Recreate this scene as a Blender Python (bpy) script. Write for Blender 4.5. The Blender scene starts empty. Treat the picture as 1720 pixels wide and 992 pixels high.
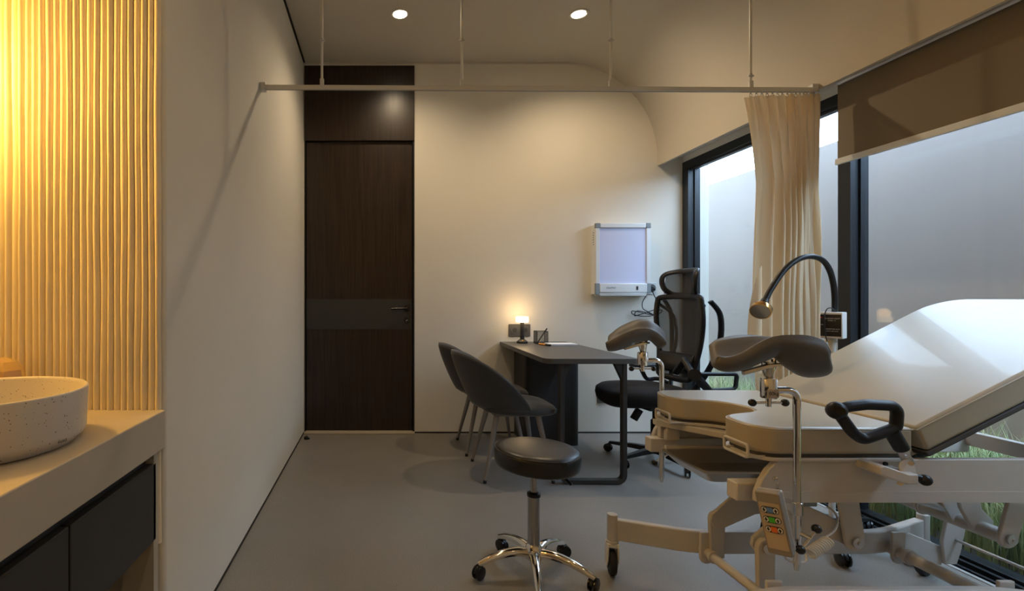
import bpy, math, random
from math import sin, cos, pi, radians, sqrt, atan2
from mathutils import Vector, Matrix, noise
random.seed(7)
SC = bpy.context.scene
COL = SC.collection
F, U0, V0, CH = 830.0, 637.0, 500.0, 1.107   # focal length in px, vanishing point, camera height

def W(px, py, y):
    return Vector(((px-U0)*y/F, y, CH-(py-V0)*y/F))

# ------------------------------------------------------------------ mesh builder
class MB:
    def __init__(s): s.v = []; s.f = []
    def add(s, vs, fs):
        o = len(s.v); s.v += [tuple(v) for v in vs]; s.f += [tuple(i+o for i in f) for f in fs]; return s
    def box(s, x0, x1, y0, y1, z0, z1, M=None):
        vs = [Vector((x, y, z)) for z in (z0, z1) for y in (y0, y1) for x in (x0, x1)]
        if M is not None: vs = [M @ v for v in vs]
        return s.add(vs, [(0,2,3,1),(4,5,7,6),(0,1,5,4),(2,6,7,3),(0,4,6,2),(1,3,7,5)])
    def sweep(s, path, sec, up=Vector((0,0,1)), closed=False, scale=None, caps=True):
        # sec: list of (a,b): a along side vector, b along normal vector
        P = [Vector(p) for p in path]; n = len(P); m = len(sec); rings = []
        T = []
        for i in range(n):
            if closed: t = P[(i+1) % n]-P[i-1]
            else: t = P[min(i+1, n-1)]-P[max(i-1, 0)]
            T.append(t.normalized())
        u = Vector(up)
        u = u - T[0]*u.dot(T[0])
        if u.length < 1e-4:
            u = Vector((1,0,0)); u = u - T[0]*u.dot(T[0])
        u.normalize()
        for i in range(n):
            u = u - T[i]*u.dot(T[i]); u.normalize()
            sd = T[i].cross(u)
            k = scale[i] if scale else 1
            rings.append([P[i]+sd*a*k+u*b*k for a, b in sec])
        vs = [v for r in rings for v in r]; fs = []
        for i in range(n if closed else n-1):
            j = (i+1) % n
            for q in range(m):
                r = (q+1) % m
                fs.append((i*m+q, i*m+r, j*m+r, j*m+q))
        if not closed and caps:
            fs.append(tuple(range(m))[::-1]); fs.append(tuple((n-1)*m+q for q in range(m)))
        return s.add(vs, fs)
    def tube(s, path, r, n=12, closed=False, scale=None):
        sec = [(r*cos(2*pi*k/n), r*sin(2*pi*k/n)) for k in range(n)]
        return s.sweep(path, sec, closed=closed, scale=scale)
    def bar(s, path, w, h, up=(0,0,1), closed=False):
        return s.sweep(path, [(-w/2,-h/2),(w/2,-h/2),(w/2,h/2),(-w/2,h/2)], up=Vector(up), closed=closed)
    def lathe(s, prof, M=None, n=32, loc=(0,0,0), closed=False):
        M = M if M is not None else Matrix.Translation(loc)
        vs = []; fs = []; m = len(prof)
        for k in range(n):
            a = 2*pi*k/n
            for r, z in prof: vs.append(M @ Vector((r*cos(a), r*sin(a), z)))
        for k in range(n):
            j = (k+1) % n
            for q in range(m if closed else m-1):
                w = (q+1) % m
                fs.append((k*m+q, j*m+q, j*m+w, k*m+w))
        if not closed:
            if prof[0][0] > 1e-6: fs.append(tuple(k*m for k in range(n))[::-1])
            if prof[-1][0] > 1e-6: fs.append(tuple(k*m+m-1 for k in range(n)))
        return s.add(vs, fs)
    def prism(s, poly, a0, a1, axis='Y', M=None):
        # poly 2D; axis Y -> (x,z); Z -> (x,y); X -> (y,z)
        def mk(p, a):
            v = {'Y': Vector((p[0], a, p[1])), 'Z': Vector((p[0], p[1], a)), 'X': Vector((a, p[0], p[1]))}[axis]
            return M @ v if M is not None else v
        n = len(poly)
        vs = [mk(p, a0) for p in poly]+[mk(p, a1) for p in poly]
        fs = [tuple(range(n)), tuple(range(n, 2*n))[::-1]]+[(i, n+i, n+(i+1) % n, (i+1) % n) for i in range(n)]
        return s.add(vs, fs)
    def ball(s, c, r, n=14, sc=(1,1,1)):
        m = n//2+2
        prof = [(max(r*sin(pi*i/(m-1)), 0), -r*cos(pi*i/(m-1))) for i in range(m)]
        return s.lathe(prof, M=Matrix.Translation(c) @ Matrix.Diagonal((*sc, 1)), n=n)
    def grid(s, fn, nu, nv, cu=False, cv=False):
        vs = [fn(i/(nu if cu else nu-1), j/(nv if cv else nv-1)) for i in range(nu) for j in range(nv)]
        fs = []
        for i in range(nu if cu else nu-1):
            for j in range(nv if cv else nv-1):
                a, b = (i+1) % nu, (j+1) % nv
                fs.append((i*nv+j, a*nv+j, a*nv+b, i*nv+b))
        return s.add(vs, fs)

def arc(cx, cy, r, a0, a1, n=8):
    return [(cx+r*cos(radians(a0+(a1-a0)*i/n)), cy+r*sin(radians(a0+(a1-a0)*i/n))) for i in range(n+1)]
def rrect(x0, x1, y0, y1, r, n=6):
    return (arc(x1-r, y0+r, r, -90, 0, n)+arc(x1-r, y1-r, r, 0, 90, n)+arc(x0+r, y1-r, r, 90, 180, n)+arc(x0+r, y0+r, r, 180, 270, n))
def fillet(pts, r, n=6, closed=False):
    P = [Vector(p) for p in pts]; out = []
    N = len(P)
    for i in range(N):
        if not closed and i in (0, N-1): out.append(P[i]); continue
        a, b, c = P[i-1], P[i], P[(i+1) % N]
        d1, d2 = (a-b), (c-b)
        k = min(r, d1.length*.49, d2.length*.49)
        p, q = b+d1.normalized()*k, b+d2.normalized()*k
        for t in range(n+1):
            t /= n
            out.append(p*(1-t)**2+b*2*t*(1-t)+q*t*t)
    return out
def spline(pts, n=8, closed=False):
    P = [Vector(p) for p in pts]; N = len(P); out = []
    rng = N if closed else N-1
    for i in range(rng):
        g = lambda k: P[k % N] if closed else P[min(max(k, 0), N-1)]
        a, b, c, d = g(i-1), g(i), g(i+1), g(i+2)
        for t in range(n):
            t /= n
            out.append(.5*((2*b)+(c-a)*t+(2*a-5*b+4*c-d)*t*t+(3*b-a-3*c+d)*t**3))
    if not closed: out.append(P[-1])
    return out

# ------------------------------------------------------------------ objects
def toproot(o):
    while o.parent: o = o.parent
    return o
LOCAL = set()
def obj(name, mb, mat, parent=None, bevel=0, seg=2, smooth=35, local=False, sub=0, solid=None):
    me = bpy.data.meshes.new(name)
    off = Vector((0,0,0))
    o = bpy.data.objects.new(name, me)
    COL.objects.link(o)
    if parent is None:
        xs = [v[0] for v in mb.v]; ys = [v[1] for v in mb.v]; zs = [v[2] for v in mb.v]
        off = Vector(((min(xs)+max(xs))/2, (min(ys)+max(ys))/2, min(zs)))
        o.location = off
    else:
        o.parent = parent
        r = toproot(parent)
        if r.name not in LOCAL: off = r.location.copy()
    me.from_pydata([tuple(Vector(v)-off) for v in mb.v], [], mb.f)
    import bmesh
    bm = bmesh.new(); bm.from_mesh(me)
    bmesh.ops.recalc_face_normals(bm, faces=bm.faces)
    bm.to_mesh(me); bm.free()
    if mat: me.materials.append(mat)
    if smooth:
        for p in me.polygons: p.use_smooth = True
        if smooth < 180: me.set_sharp_from_angle(angle=radians(smooth))
    me.update()
    if solid:
        m = o.modifiers.new('solid', 'SOLIDIFY'); m.thickness = solid; m.offset = 0
    if bevel:
        m = o.modifiers.new('bevel', 'BEVEL'); m.width = bevel; m.segments = seg; m.limit_method = 'ANGLE'; m.angle_limit = radians(40)
    if sub:
        m = o.modifiers.new('sub', 'SUBSURF'); m.levels = sub; m.render_levels = sub
    return o
def tag(o, label=None, cat=None, group=None, kind=None):
    if label: o['label'] = label
    if cat: o['category'] = cat
    if group: o['group'] = group
    if kind: o['kind'] = kind
    return o
def thing(name, label, cat, loc, group=None, rz=0, local=False):
    o = bpy.data.objects.new(name, None); COL.objects.link(o)
    o.empty_display_size = .05
    o.location = loc; o.rotation_euler = (0,0,rz)
    if local: LOCAL.add(o.name)
    return tag(o, label, cat, group)
def struct(name, mb, mat, parent=None, **k):
    o = obj(name, mb, mat, parent, **k)
    if parent is None: o['kind'] = 'structure'
    return o
def copy_tree(o, parent=None):
    c = o.copy(); COL.objects.link(c)
    if parent: c.parent = parent
    for ch in list(o.children): copy_tree(ch, c)
    return c
def lettering(name, s, size, M, mat, parent, ext=.0004):
    cu = bpy.data.curves.new(name, 'FONT'); cu.body = s; cu.size = size; cu.extrude = ext
    cu.align_x = 'CENTER'; cu.align_y = 'CENTER'
    t = bpy.data.objects.new(name, cu); COL.objects.link(t)
    dg = bpy.context.evaluated_depsgraph_get(); dg.update()
    me = bpy.data.meshes.new_from_object(t.evaluated_get(dg))
    bpy.data.objects.remove(t)
    off = Vector((0,0,0))
    if toproot(parent).name not in LOCAL: off = toproot(parent).location.copy()
    me.transform(Matrix.Translation(-off) @ M)
    me.materials.clear(); me.materials.append(mat)
    o = bpy.data.objects.new(name, me); COL.objects.link(o); o.parent = parent
    return o

# ------------------------------------------------------------------ materials
def mat(name, col, rough=.5, metal=0, spec=.5, emit=None, es=1, var=0, vscale=8, bump=0, bscale=60, coat=0, stretch=None, col2=None, sheen=0):
    m = bpy.data.materials.new(name); m.use_nodes = True
    nt = m.node_tree; b = nt.nodes['Principled BSDF']
    b.inputs['Base Color'].default_value = (*col, 1)
    b.inputs['Roughness'].default_value = rough
    b.inputs['Metallic'].default_value = metal
    b.inputs['Specular IOR Level'].default_value = spec
    if coat: b.inputs['Coat Weight'].default_value = coat
    if sheen: b.inputs['Sheen Weight'].default_value = sheen
    if emit:
        b.inputs['Emission Color'].default_value = (*emit, 1); b.inputs['Emission Strength'].default_value = es
    tc = nt.nodes.new('ShaderNodeTexCoord'); mp = nt.nodes.new('ShaderNodeMapping')
    nt.links.new(tc.outputs['Object'], mp.inputs[0])
    if stretch: mp.inputs['Scale'].default_value = stretch
    if var or col2:
        n = nt.nodes.new('ShaderNodeTexNoise'); n.inputs['Scale'].default_value = vscale; n.inputs['Detail'].default_value = 5
        nt.links.new(mp.outputs[0], n.inputs['Vector'])
        r = nt.nodes.new('ShaderNodeValToRGB')
        r.color_ramp.elements[0].position = .32; r.color_ramp.elements[1].position = .68
        c2 = col2 if col2 else tuple(c*(1+var) for c in col)
        c1 = col if col2 else tuple(c*(1-var) for c in col)
        r.color_ramp.elements[0].color = (*c1, 1); r.color_ramp.elements[1].color = (*c2, 1)
        nt.links.new(n.outputs['Fac'], r.inputs[0]); nt.links.new(r.outputs[0], b.inputs['Base Color'])
    if bump:
        n = nt.nodes.new('ShaderNodeTexNoise'); n.inputs['Scale'].default_value = bscale; n.inputs['Detail'].default_value = 4
        nt.links.new(mp.outputs[0], n.inputs['Vector'])
        bp = nt.nodes.new('ShaderNodeBump'); bp.inputs['Strength'].default_value = bump; bp.inputs['Distance'].default_value = .002
        nt.links.new(n.outputs['Fac'], bp.inputs['Height']); nt.links.new(bp.outputs[0], b.inputs['Normal'])
    return m
M = {}
M['plaster'] = mat('plaster', (.72,.69,.62), .85, var=.03, vscale=1.2, bump=.15, bscale=14)
M['ceiling'] = mat('ceiling_paint', (.56,.52,.45), .9, var=.02, vscale=1.5)
M['ribs'] = mat('ribbed_plaster', (.80,.71,.54), .75, bump=.35, bscale=55, var=.04, vscale=6)
M['counter'] = mat('counter_terrazzo', (.48,.43,.35), .55, var=.05, vscale=5, bump=.05, bscale=40)
M['cabinet'] = mat('cabinet_laminate', (.035,.033,.032), .6)
M['dark'] = mat('painted_gap_shade', (.02,.018,.016), .8)  # flat dark tone standing in for shade inside the reveals
M['wood'] = mat('dark_walnut', (.012,.006,.004), .30, col2=(.034,.019,.013), vscale=9, stretch=(9,9,.35), bump=.08, bscale=10, spec=.5)
M['band'] = mat('grey_door_band', (.044,.043,.040), .45, metal=.2)
M['black_metal'] = mat('black_metal', (.012,.012,.013), .35, metal=.5)
M['black_plastic'] = mat('black_plastic', (.011,.012,.015), .40, spec=.35)
M['gloss_black'] = mat('gloss_black', (.01,.01,.012), .22)
M['rubber'] = mat('rubber', (.012,.012,.013), .7)
M['frame'] = mat('window_frame_paint', (.016,.020,.026), .42, metal=.2)
M['chrome'] = mat('chrome', (.80,.79,.77), .10, metal=1)
M['dark_chrome'] = mat('satin_chrome', (.42,.43,.45), .22, metal=1)
M['steel'] = mat('brushed_steel', (.62,.58,.52), .30, metal=1, stretch=(1,30,30), bump=.04, bscale=30)
M['cream'] = mat('cream_painted_steel', (.56,.535,.50), .38, var=.02, vscale=3)
M['leather'] = mat('beige_leatherette', (.41,.36,.265), .34, coat=.12, bump=.2, bscale=9, var=.03, vscale=4)
M['board'] = mat('dark_board', (.06,.06,.062), .6)
M['padgrey'] = mat('grey_moulded_foam', (.105,.098,.090), .50, bump=.06, bscale=120)
M['curtain'] = None
M['blind'] = mat('blind_fabric', (.20,.165,.12), .85, bump=.05, bscale=300)
M['alu'] = mat('aluminium', (.60,.60,.60), .4, metal=.6)
M['white_alu'] = mat('white_aluminium', (.70,.72,.74), .4, metal=.1)
M['corner_grey'] = mat('grey_plastic_corner', (.23,.27,.30), .5)
M['diffuser'] = mat('lilac_diffuser', (.60,.64,.86), .35)
M['desk'] = mat('desk_laminate', (.085,.080,.076), .42, var=.04, vscale=3)
M['desk_metal'] = mat('desk_metal', (.045,.043,.042), .45, metal=.3)
M['pedestal'] = mat('pedestal_laminate', (.030,.030,.032), .5)
M['chair_fabric'] = mat('charcoal_upholstery', (.035,.036,.038), .8, sheen=.3, bump=.3, bscale=250)
M['chair_leg'] = mat('taupe_metal_leg', (.25,.22,.20), .45, metal=.2)
M['stool_vinyl'] = mat('black_vinyl', (.014,.015,.018), .36, bump=.12, bscale=22)
M['fabric_black'] = mat('black_seat_fabric', (.012,.012,.014), .9, bump=.2, bscale=300)
M['white_plastic'] = mat('white_plastic', (.72,.71,.68), .4)
M['grey_plastic'] = mat('grey_plastic', (.20,.19,.18), .45)
M['socket'] = mat('graphite_socket', (.10,.095,.09), .4)
M['socket_in'] = mat('graphite_socket_cup', (.05,.048,.045), .45)
M['paper'] = mat('paper', (.78,.80,.86), .7)
M['orange'] = mat('orange_plastic', (.75,.30,.04), .5)
M['bluek'] = mat('blue_key', (.12,.25,.55), .5)
M['greenk'] = mat('green_key', (.06,.45,.04), .5)
M['orangek'] = mat('orange_key', (.75,.16,.02), .5)
M['keyface'] = mat('keypad_face', (.50,.40,.28), .5)
M['handset'] = mat('handset_plastic', (.28,.25,.22), .45)
M['brass'] = mat('amber_chrome', (.75,.42,.12), .2, metal=1)
M['reflector'] = mat('lamp_reflector', (.30,.27,.24), .12, metal=1)
M['label'] = mat('silver_label', (.50,.44,.36), .5)
M['ink'] = mat('ink', (.015,.015,.015), .6)
M['white_ink'] = mat('white_ink', (.75,.75,.75), .6)
M['red_ink'] = mat('red_ink', (.6,.05,.04), .6)
M['black_label'] = mat('black_label', (.01,.01,.012), .35)
M['threshold'] = mat('threshold_stone', (.42,.36,.28), .6)
M['soil'] = mat('garden_soil', (.12,.10,.07), .95, var=.2, vscale=20)
M['garden_wall'] = mat('garden_wall_render', (.43,.375,.35), .85, var=.02, vscale=1.5)
M['amber'] = mat('amber_glass', (.85,.62,.30), .15)
M['amber'].node_tree.nodes['Principled BSDF'].inputs['Transmission Weight'].default_value = .55
M['glow'] = mat('lamp_diffuser', (.9,.8,.6), .5, emit=(1,.74,.40), es=9)
M['down_glow'] = mat('downlight_lens', (.9,.85,.75), .5, emit=(1,.87,.66), es=30)

def floor_mat():
    m = bpy.data.materials.new('vinyl_floor'); m.use_nodes = True; nt = m.node_tree; b = nt.nodes['Principled BSDF']
    tc = nt.nodes.new('ShaderNodeTexCoord')
    n = nt.nodes.new('ShaderNodeTexNoise'); n.inputs['Scale'].default_value = 220; n.inputs['Detail'].default_value = 3
    n2 = nt.nodes.new('ShaderNodeTexNoise'); n2.inputs['Scale'].default_value = 2.5; n2.inputs['Detail'].default_value = 3
    nt.links.new(tc.outputs['Object'], n.inputs['Vector']); nt.links.new(tc.outputs['Object'], n2.inputs['Vector'])
    r = nt.nodes.new('ShaderNodeValToRGB'); r.color_ramp.elements[0].position = .35; r.color_ramp.elements[1].position = .65
    r.color_ramp.elements[0].color = (.245,.232,.215,1); r.color_ramp.elements[1].color = (.325,.310,.290,1)
    nt.links.new(n.outputs['Fac'], r.inputs[0])
    mx = nt.nodes.new('ShaderNodeMixRGB'); mx.blend_type = 'MULTIPLY'; mx.inputs[0].default_value = .35
    nt.links.new(r.outputs[0], mx.inputs[1]); nt.links.new(n2.outputs['Fac'], mx.inputs[2])
    # welded seams every 1.8 m
    sp = nt.nodes.new('ShaderNodeSeparateXYZ'); nt.links.new(tc.outputs['Object'], sp.inputs[0])
    ad = nt.nodes.new('ShaderNodeMath'); ad.operation = 'PINGPONG'; ad.inputs[1].default_value = .55
    nt.links.new(sp.outputs[1], ad.inputs[0])
    lt = nt.nodes.new('ShaderNodeMath'); lt.operation = 'LESS_THAN'; lt.inputs[1].default_value = .0015
    nt.links.new(ad.outputs[0], lt.inputs[0])
    m2 = nt.nodes.new('ShaderNodeMixRGB'); m2.inputs[2].default_value = (.26,.25,.24,1)
    ml = nt.nodes.new('ShaderNodeMath'); ml.operation = 'MULTIPLY'; ml.inputs[1].default_value = .5
    nt.links.new(lt.outputs[0], ml.inputs[0]); nt.links.new(ml.outputs[0], m2.inputs[0]); nt.links.new(mx.outputs[0], m2.inputs[1])
    nt.links.new(m2.outputs[0], b.inputs['Base Color'])
    b.inputs['Roughness'].default_value = .40
    return m
M['floor'] = floor_mat()
def mix_shader(name, builder):
    m = bpy.data.materials.new(name); m.use_nodes = True; nt = m.node_tree
    nt.nodes.remove(nt.nodes['Principled BSDF']); builder(nt, nt.nodes['Material Output']); return m
def glassb(nt, out):
    t = nt.nodes.new('ShaderNodeBsdfTransparent'); t.inputs[0].default_value = (.95,.96,.97,1)
    g = nt.nodes.new('ShaderNodeBsdfGlossy'); g.inputs['Roughness'].default_value = .02
    lw = nt.nodes.new('ShaderNodeLayerWeight'); lw.inputs[0].default_value = .5
    pw = nt.nodes.new('ShaderNodeMath'); pw.operation = 'POWER'; pw.inputs[1].default_value = 5; nt.links.new(lw.outputs['Facing'], pw.inputs[0])
    f = nt.nodes.new('ShaderNodeMath'); f.operation = 'MULTIPLY_ADD'; f.inputs[1].default_value = .5; f.inputs[2].default_value = .012; nt.links.new(pw.outputs[0], f.inputs[0])
    mx = nt.nodes.new('ShaderNodeMixShader')
    nt.links.new(f.outputs[0], mx.inputs[0]); nt.links.new(t.outputs[0], mx.inputs[1]); nt.links.new(g.outputs[0], mx.inputs[2])
    nt.links.new(mx.outputs[0], out.inputs[0])
M['glass'] = mix_shader('window_glass', glassb)
def meshb(nt, out):
    t = nt.nodes.new('ShaderNodeBsdfTransparent')
    g = nt.nodes.new('ShaderNodeBsdfPrincipled'); g.inputs['Base Color'].default_value = (.035,.036,.04,1); g.inputs['Roughness'].default_value = .6
    mx = nt.nodes.new('ShaderNodeMixShader'); mx.inputs[0].default_value = .82
    nt.links.new(t.outputs[0], mx.inputs[1]); nt.links.new(g.outputs[0], mx.inputs[2]); nt.links.new(mx.outputs[0], out.inputs[0])
M['mesh'] = mix_shader('black_mesh_net', meshb)
def curtb(nt, out):
    d = nt.nodes.new('ShaderNodeBsdfDiffuse'); d.inputs[0].default_value = (.80,.66,.46,1)
    t = nt.nodes.new('ShaderNodeBsdfTranslucent'); t.inputs[0].default_value = (.72,.58,.38,1)
    mx = nt.nodes.new('ShaderNodeMixShader'); mx.inputs[0].default_value = .38
    nt.links.new(d.outputs[0], mx.inputs[1]); nt.links.new(t.outputs[0], mx.inputs[2]); nt.links.new(mx.outputs[0], out.inputs[0])
M['curtain'] = mix_shader('cream_curtain_cloth', curtb)
def basin_mat():
    m = mat('speckled_ceramic', (.62,.58,.53), .35); nt = m.node_tree; b = nt.nodes['Principled BSDF']
    tc = nt.nodes.new('ShaderNodeTexCoord')
    v = nt.nodes.new('ShaderNodeTexVoronoi'); v.inputs['Scale'].default_value = 190
    nt.links.new(tc.outputs['Object'], v.inputs['Vector'])
    n = nt.nodes.new('ShaderNodeTexNoise'); n.inputs['Scale'].default_value = 60; nt.links.new(tc.outputs['Object'], n.inputs['Vector'])
    mu = nt.nodes.new('ShaderNodeMath'); mu.operation = 'MULTIPLY'; mu.inputs[1].default_value = .42
    nt.links.new(n.outputs['Fac'], mu.inputs[0])
    lt = nt.nodes.new('ShaderNodeMath'); lt.operation = 'LESS_THAN'
    nt.links.new(v.outputs['Distance'], lt.inputs[0]); nt.links.new(mu.outputs[0], lt.inputs[1])
    # keep only some of the cells
    sp = nt.nodes.new('ShaderNodeSeparateColor'); nt.links.new(v.outputs['Color'], sp.inputs[0])
    l2 = nt.nodes.new('ShaderNodeMath'); l2.operation = 'LESS_THAN'; l2.inputs[1].default_value = .28; nt.links.new(sp.outputs[0], l2.inputs[0])
    an = nt.nodes.new('ShaderNodeMath'); an.operation = 'MULTIPLY'; nt.links.new(lt.outputs[0], an.inputs[0]); nt.links.new(l2.outputs[0], an.inputs[1])
    mx = nt.nodes.new('ShaderNodeMixRGB'); mx.inputs[1].default_value = (.62,.58,.53,1); mx.inputs[2].default_value = (.13,.10,.07,1)
    nt.links.new(an.outputs[0], mx.inputs[0]); nt.links.new(mx.outputs[0], b.inputs['Base Color'])
    return m
M['basin'] = basin_mat()
def grass_mat():
    m = mat('grass_blades', (.1,.2,.05), .6); nt = m.node_tree; b = nt.nodes['Principled BSDF']
    tc = nt.nodes.new('ShaderNodeTexCoord')
    n = nt.nodes.new('ShaderNodeTexNoise'); n.inputs['Scale'].default_value = 2.2; n.inputs['Detail'].default_value = 8
    nt.links.new(tc.outputs['Object'], n.inputs['Vector'])
    r = nt.nodes.new('ShaderNodeValToRGB')
    e = r.color_ramp.elements; e[0].position = .35; e[0].color = (.22,.36,.16,1); e[1].position = .68; e[1].color = (.78,.66,.42,1)
    k = e.new(.54); k.color = (.50,.55,.28,1)
    nt.links.new(n.outputs['Fac'], r.inputs[0]); nt.links.new(r.outputs[0], b.inputs['Base Color'])
    return m
M['grass'] = grass_mat()

# ------------------------------------------------------------------ ROOM
YB, XL, ZC = 4.049, -.62, 3.034
YF = -1.7           # wall behind the camera
YC = 1.43           # end face of the left wall block (ribbed)
XA = -1.55          # far side of the washbasin niche
struct('floor', MB().box(XA-.1, 2.366, YF-.1, YB+.12, -.10, 0).box(2.366, 2.60, YF-.1, YB+.12, -.10, -.06), M['floor'])
# ceiling with a quarter-round vault down to a lip above the window
cx, cz, R = 1.50, 2.254, .78
prof = [(XA-.1, ZC), (cx, ZC)]+[(cx+R*sin(a), cz+R*cos(a)) for a in [pi/2*i/24 for i in range(1, 25)]]+[(2.28, 2.19)]
outer = [(2.30, 2.19), (2.30, 2.262), (2.49, 2.262), (2.60, 2.262), (2.60, 3.16), (XA-.1, 3.16)]
struct('ceiling', MB().prism(prof+outer, YF-.1, YB+.12, 'Y'), M['ceiling'], smooth=20)
# back wall (doorway cut out)
DX0, DX1 = -.612, .288
mb = MB()
mb.box(DX1, 2.70, YB, YB+.12, 0, 3.05); mb.box(XL-.1, DX0, YB, YB+.12, 0, 3.05); mb.box(DX0, DX1, YB, YB+.12, 3.010, 3.05)
mb.box(DX0, DX1, YB+.07, YB+.12, 0, 3.01)
struct('wall_back', mb, M['plaster'])
# left wall block with rounded corner
mb = MB(); r = .018
poly = [(XL, YB+.12), (XL-.25, YB+.12), (XL-.25, YC+.012)]+[(XL-r+r*cos(radians(a)), YC+r+r*sin(radians(a))) for a in range(-90, 1, 15)]
mb.prism(poly, 0, 3.05, 'Z')
struct('wall_left', mb, M['plaster'])
struct('wall_front', MB().box(XA-.1, 2.7, YF-.1, YF, 0, 3.05), M['plaster'])
struct('wall_niche_side', MB().box(XA-.1, XA, YF, YC+.2, 0, 3.05), M['plaster'])
mb = MB().box(2.483, 2.60, YF-.1, YB+.12, 2.213, 2.27); mb.box(2.483, 2.60, YF-.1, .55, -.1, 2.27)
struct('wall_right', mb, M['plaster'])
# ribbed feature wall
def ribs():
    mb = MB(); pitch = .0196; x1 = XL-.010; n = 47; per = 10; nz = 110
    nx = n*per+1; z0, z1 = .40, 3.04
    amp = [.8+.5*random.random() for _ in range(n+1)]
    ph = [random.random()*60 for _ in range(n+2)]
    def f(i, j):
        k, q = divmod(i, per); z = z0+(z1-z0)*j/(nz-1)
        def edge(m): return x1-m*pitch+.0036*noise.noise(Vector((m*.35, z*2.1, 3)))+.0020*noise.noise(Vector((ph[m], z*5, 9)))
        e0, e1 = edge(k), edge(k+1) if k+1 <= n else edge(k)-pitch
        t = q/per
        x = e0+(e1-e0)*t
        h = (sin(pi*t)**.75 if 0 < t < 1 else 0)*.0105*amp[min(k, n)]*(1+.12*noise.noise(Vector((k*2.3, z*6, 1))))
        return (x, YC-.001-h, z)
    vs = [f(i, j) for i in range(nx) for j in range(nz)]
    fs = [(i*nz+j, (i+1)*nz+j, (i+1)*nz+j+1, i*nz+j+1) for i in range(nx-1) for j in range(nz-1)]
    o = len(vs)
    mb.add(vs, fs)
    mb.box(XA, XL-.252, YC+.004, YC+.15, 0, 3.05)
    return mb
struct('wall_ribbed', ribs(), M['ribs'], smooth=60)
struct('base_shade_back', MB().box(DX1, 2.48, YB-.004, YB, 0, .012), M['dark'])  # dark strip painted in for the shade of the skirting reveal
struct('base_shade_left', MB().box(XL, XL+.004, YC, YB, 0, .010), M['dark'])  # same painted shade line along the left wall foot
struct('trim_gap_shade', MB().box(XL, XL+.014, YC, YB, ZC-.006, ZC), M['dark'])  # dark strip in place of the shadow gap under the ceiling
struct('trim_2', MB().box(XL+.002, 2.0, YB-.008, YB, ZC-.012, ZC-.001), M['ceiling'])
struct('trim_3', MB().box(2.352, 2.368, .55, YB, -.01, .004), M['alu'])
# door
d = thing('door_1', None, None, (-.16, YB, 0)); d['kind'] = 'structure'
obj('transom_panel', MB().box(-.612, .288, YB-.012, YB+.03, 2.392, 3.004), M['wood'], d, bevel=.002)
obj('door_frame', MB().box(-.612, -.602, YB-.004, YB+.06, 0, 2.392).box(.273, .288, YB-.004, YB+.06, 0, 2.392), M['black_metal'], d)
obj('door_leaf', MB().box(-.600, .271, YB+.018, YB+.058, .018, 2.385), M['wood'], d, bevel=.002)
obj('grey_band', MB().box(-.600, .268, YB+.0145, YB+.0185, .848, 1.097), M['band'], d)
mb = MB()
MY = Matrix.Rotation(pi/2, 4, 'X')
mb.lathe([(0,0),(.026,0),(.026,.008),(.012,.010),(.010,.045)], M=Matrix.Translation((.225, YB+.015, 1.020)) @ MY, n=24)
mb.tube(fillet([(.225, YB-.032, 1.02), (.19, YB-.034, 1.02), (.095, YB-.034, 1.018)], .01), .009, 12)
h = obj('door_handle', mb, M['gloss_black'], d)
mb = MB().lathe([(0,0),(.026,0),(.026,.008),(0,.008)], M=Matrix.Translation((.225, YB+.015, .922)) @ MY, n=24)
lk = obj('lock_cylinder', mb, M['gloss_black'], d)
obj('keyhole', MB().box(-.002, .002, 0, .001, -.008, .008, Matrix.Translation((.225, YB+.006, .922)) @ Matrix.Rotation(.8, 4, 'Y')), M['alu'], lk)
obj('strike_plate', MB().box(.276, .284, YB-.010, YB+.01, 1.01, 1.06), M['black_metal'], d, bevel=.002)
struct('trim_4', MB().box(-.61, .288, YB-.055, YB+.06, 0, .016), M['threshold'], bevel=.003)
# window wall: frame, posts, panes
wn = thing('window_1', None, None, (2.53, 1.55, 0)); wn['kind'] = 'structure'
WY0 = .55
obj('head_frame', MB().box(2.483, 2.58, WY0, YB, 2.150, 2.213).box(2.50, 2.52, WY0, YB, 2.135, 2.15), M['frame'], wn, bevel=.003)
obj('sill_frame', MB().box(2.368, 2.60, WY0, YB, -.06, -.045).box(2.374, 2.390, WY0, YB, -.05, -.004).box(2.43, 2.445, WY0, YB, -.05, -.015).box(2.483, 2.50, WY0, YB, -.05, -.012).box(2.52, 2.585, WY0, YB, -.05, -.006), M['frame'], wn, bevel=.002)
def post(y0, y1):
    mb = MB().box(2.483, 2.51, y0, y1, -.02, 2.15)
    mb.box(2.51, 2.535, y0+.008, y1-.004, -.02, 2.15).box(2.535, 2.56, y0-.004, y1, -.02, 2.15).box(2.56, 2.585, y0+.004, y1, -.02, 2.15)
    return mb
obj('frame_post', post(3.975, YB), M['frame'], wn, bevel=.002)
obj('frame_post', post(2.605, 2.677), M['frame'], wn, bevel=.002)
obj('frame_post', post(WY0, WY0+.07), M['frame'], wn, bevel=.002)
obj('glass_pane', MB().box(2.553, 2.559, 2.677, 3.975, -.006, 2.15), M['glass'], wn)
obj('glass_pane', MB().box(2.553, 2.559, WY0+.07, 2.605, -.006, 2.15), M['glass'], wn)
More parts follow.
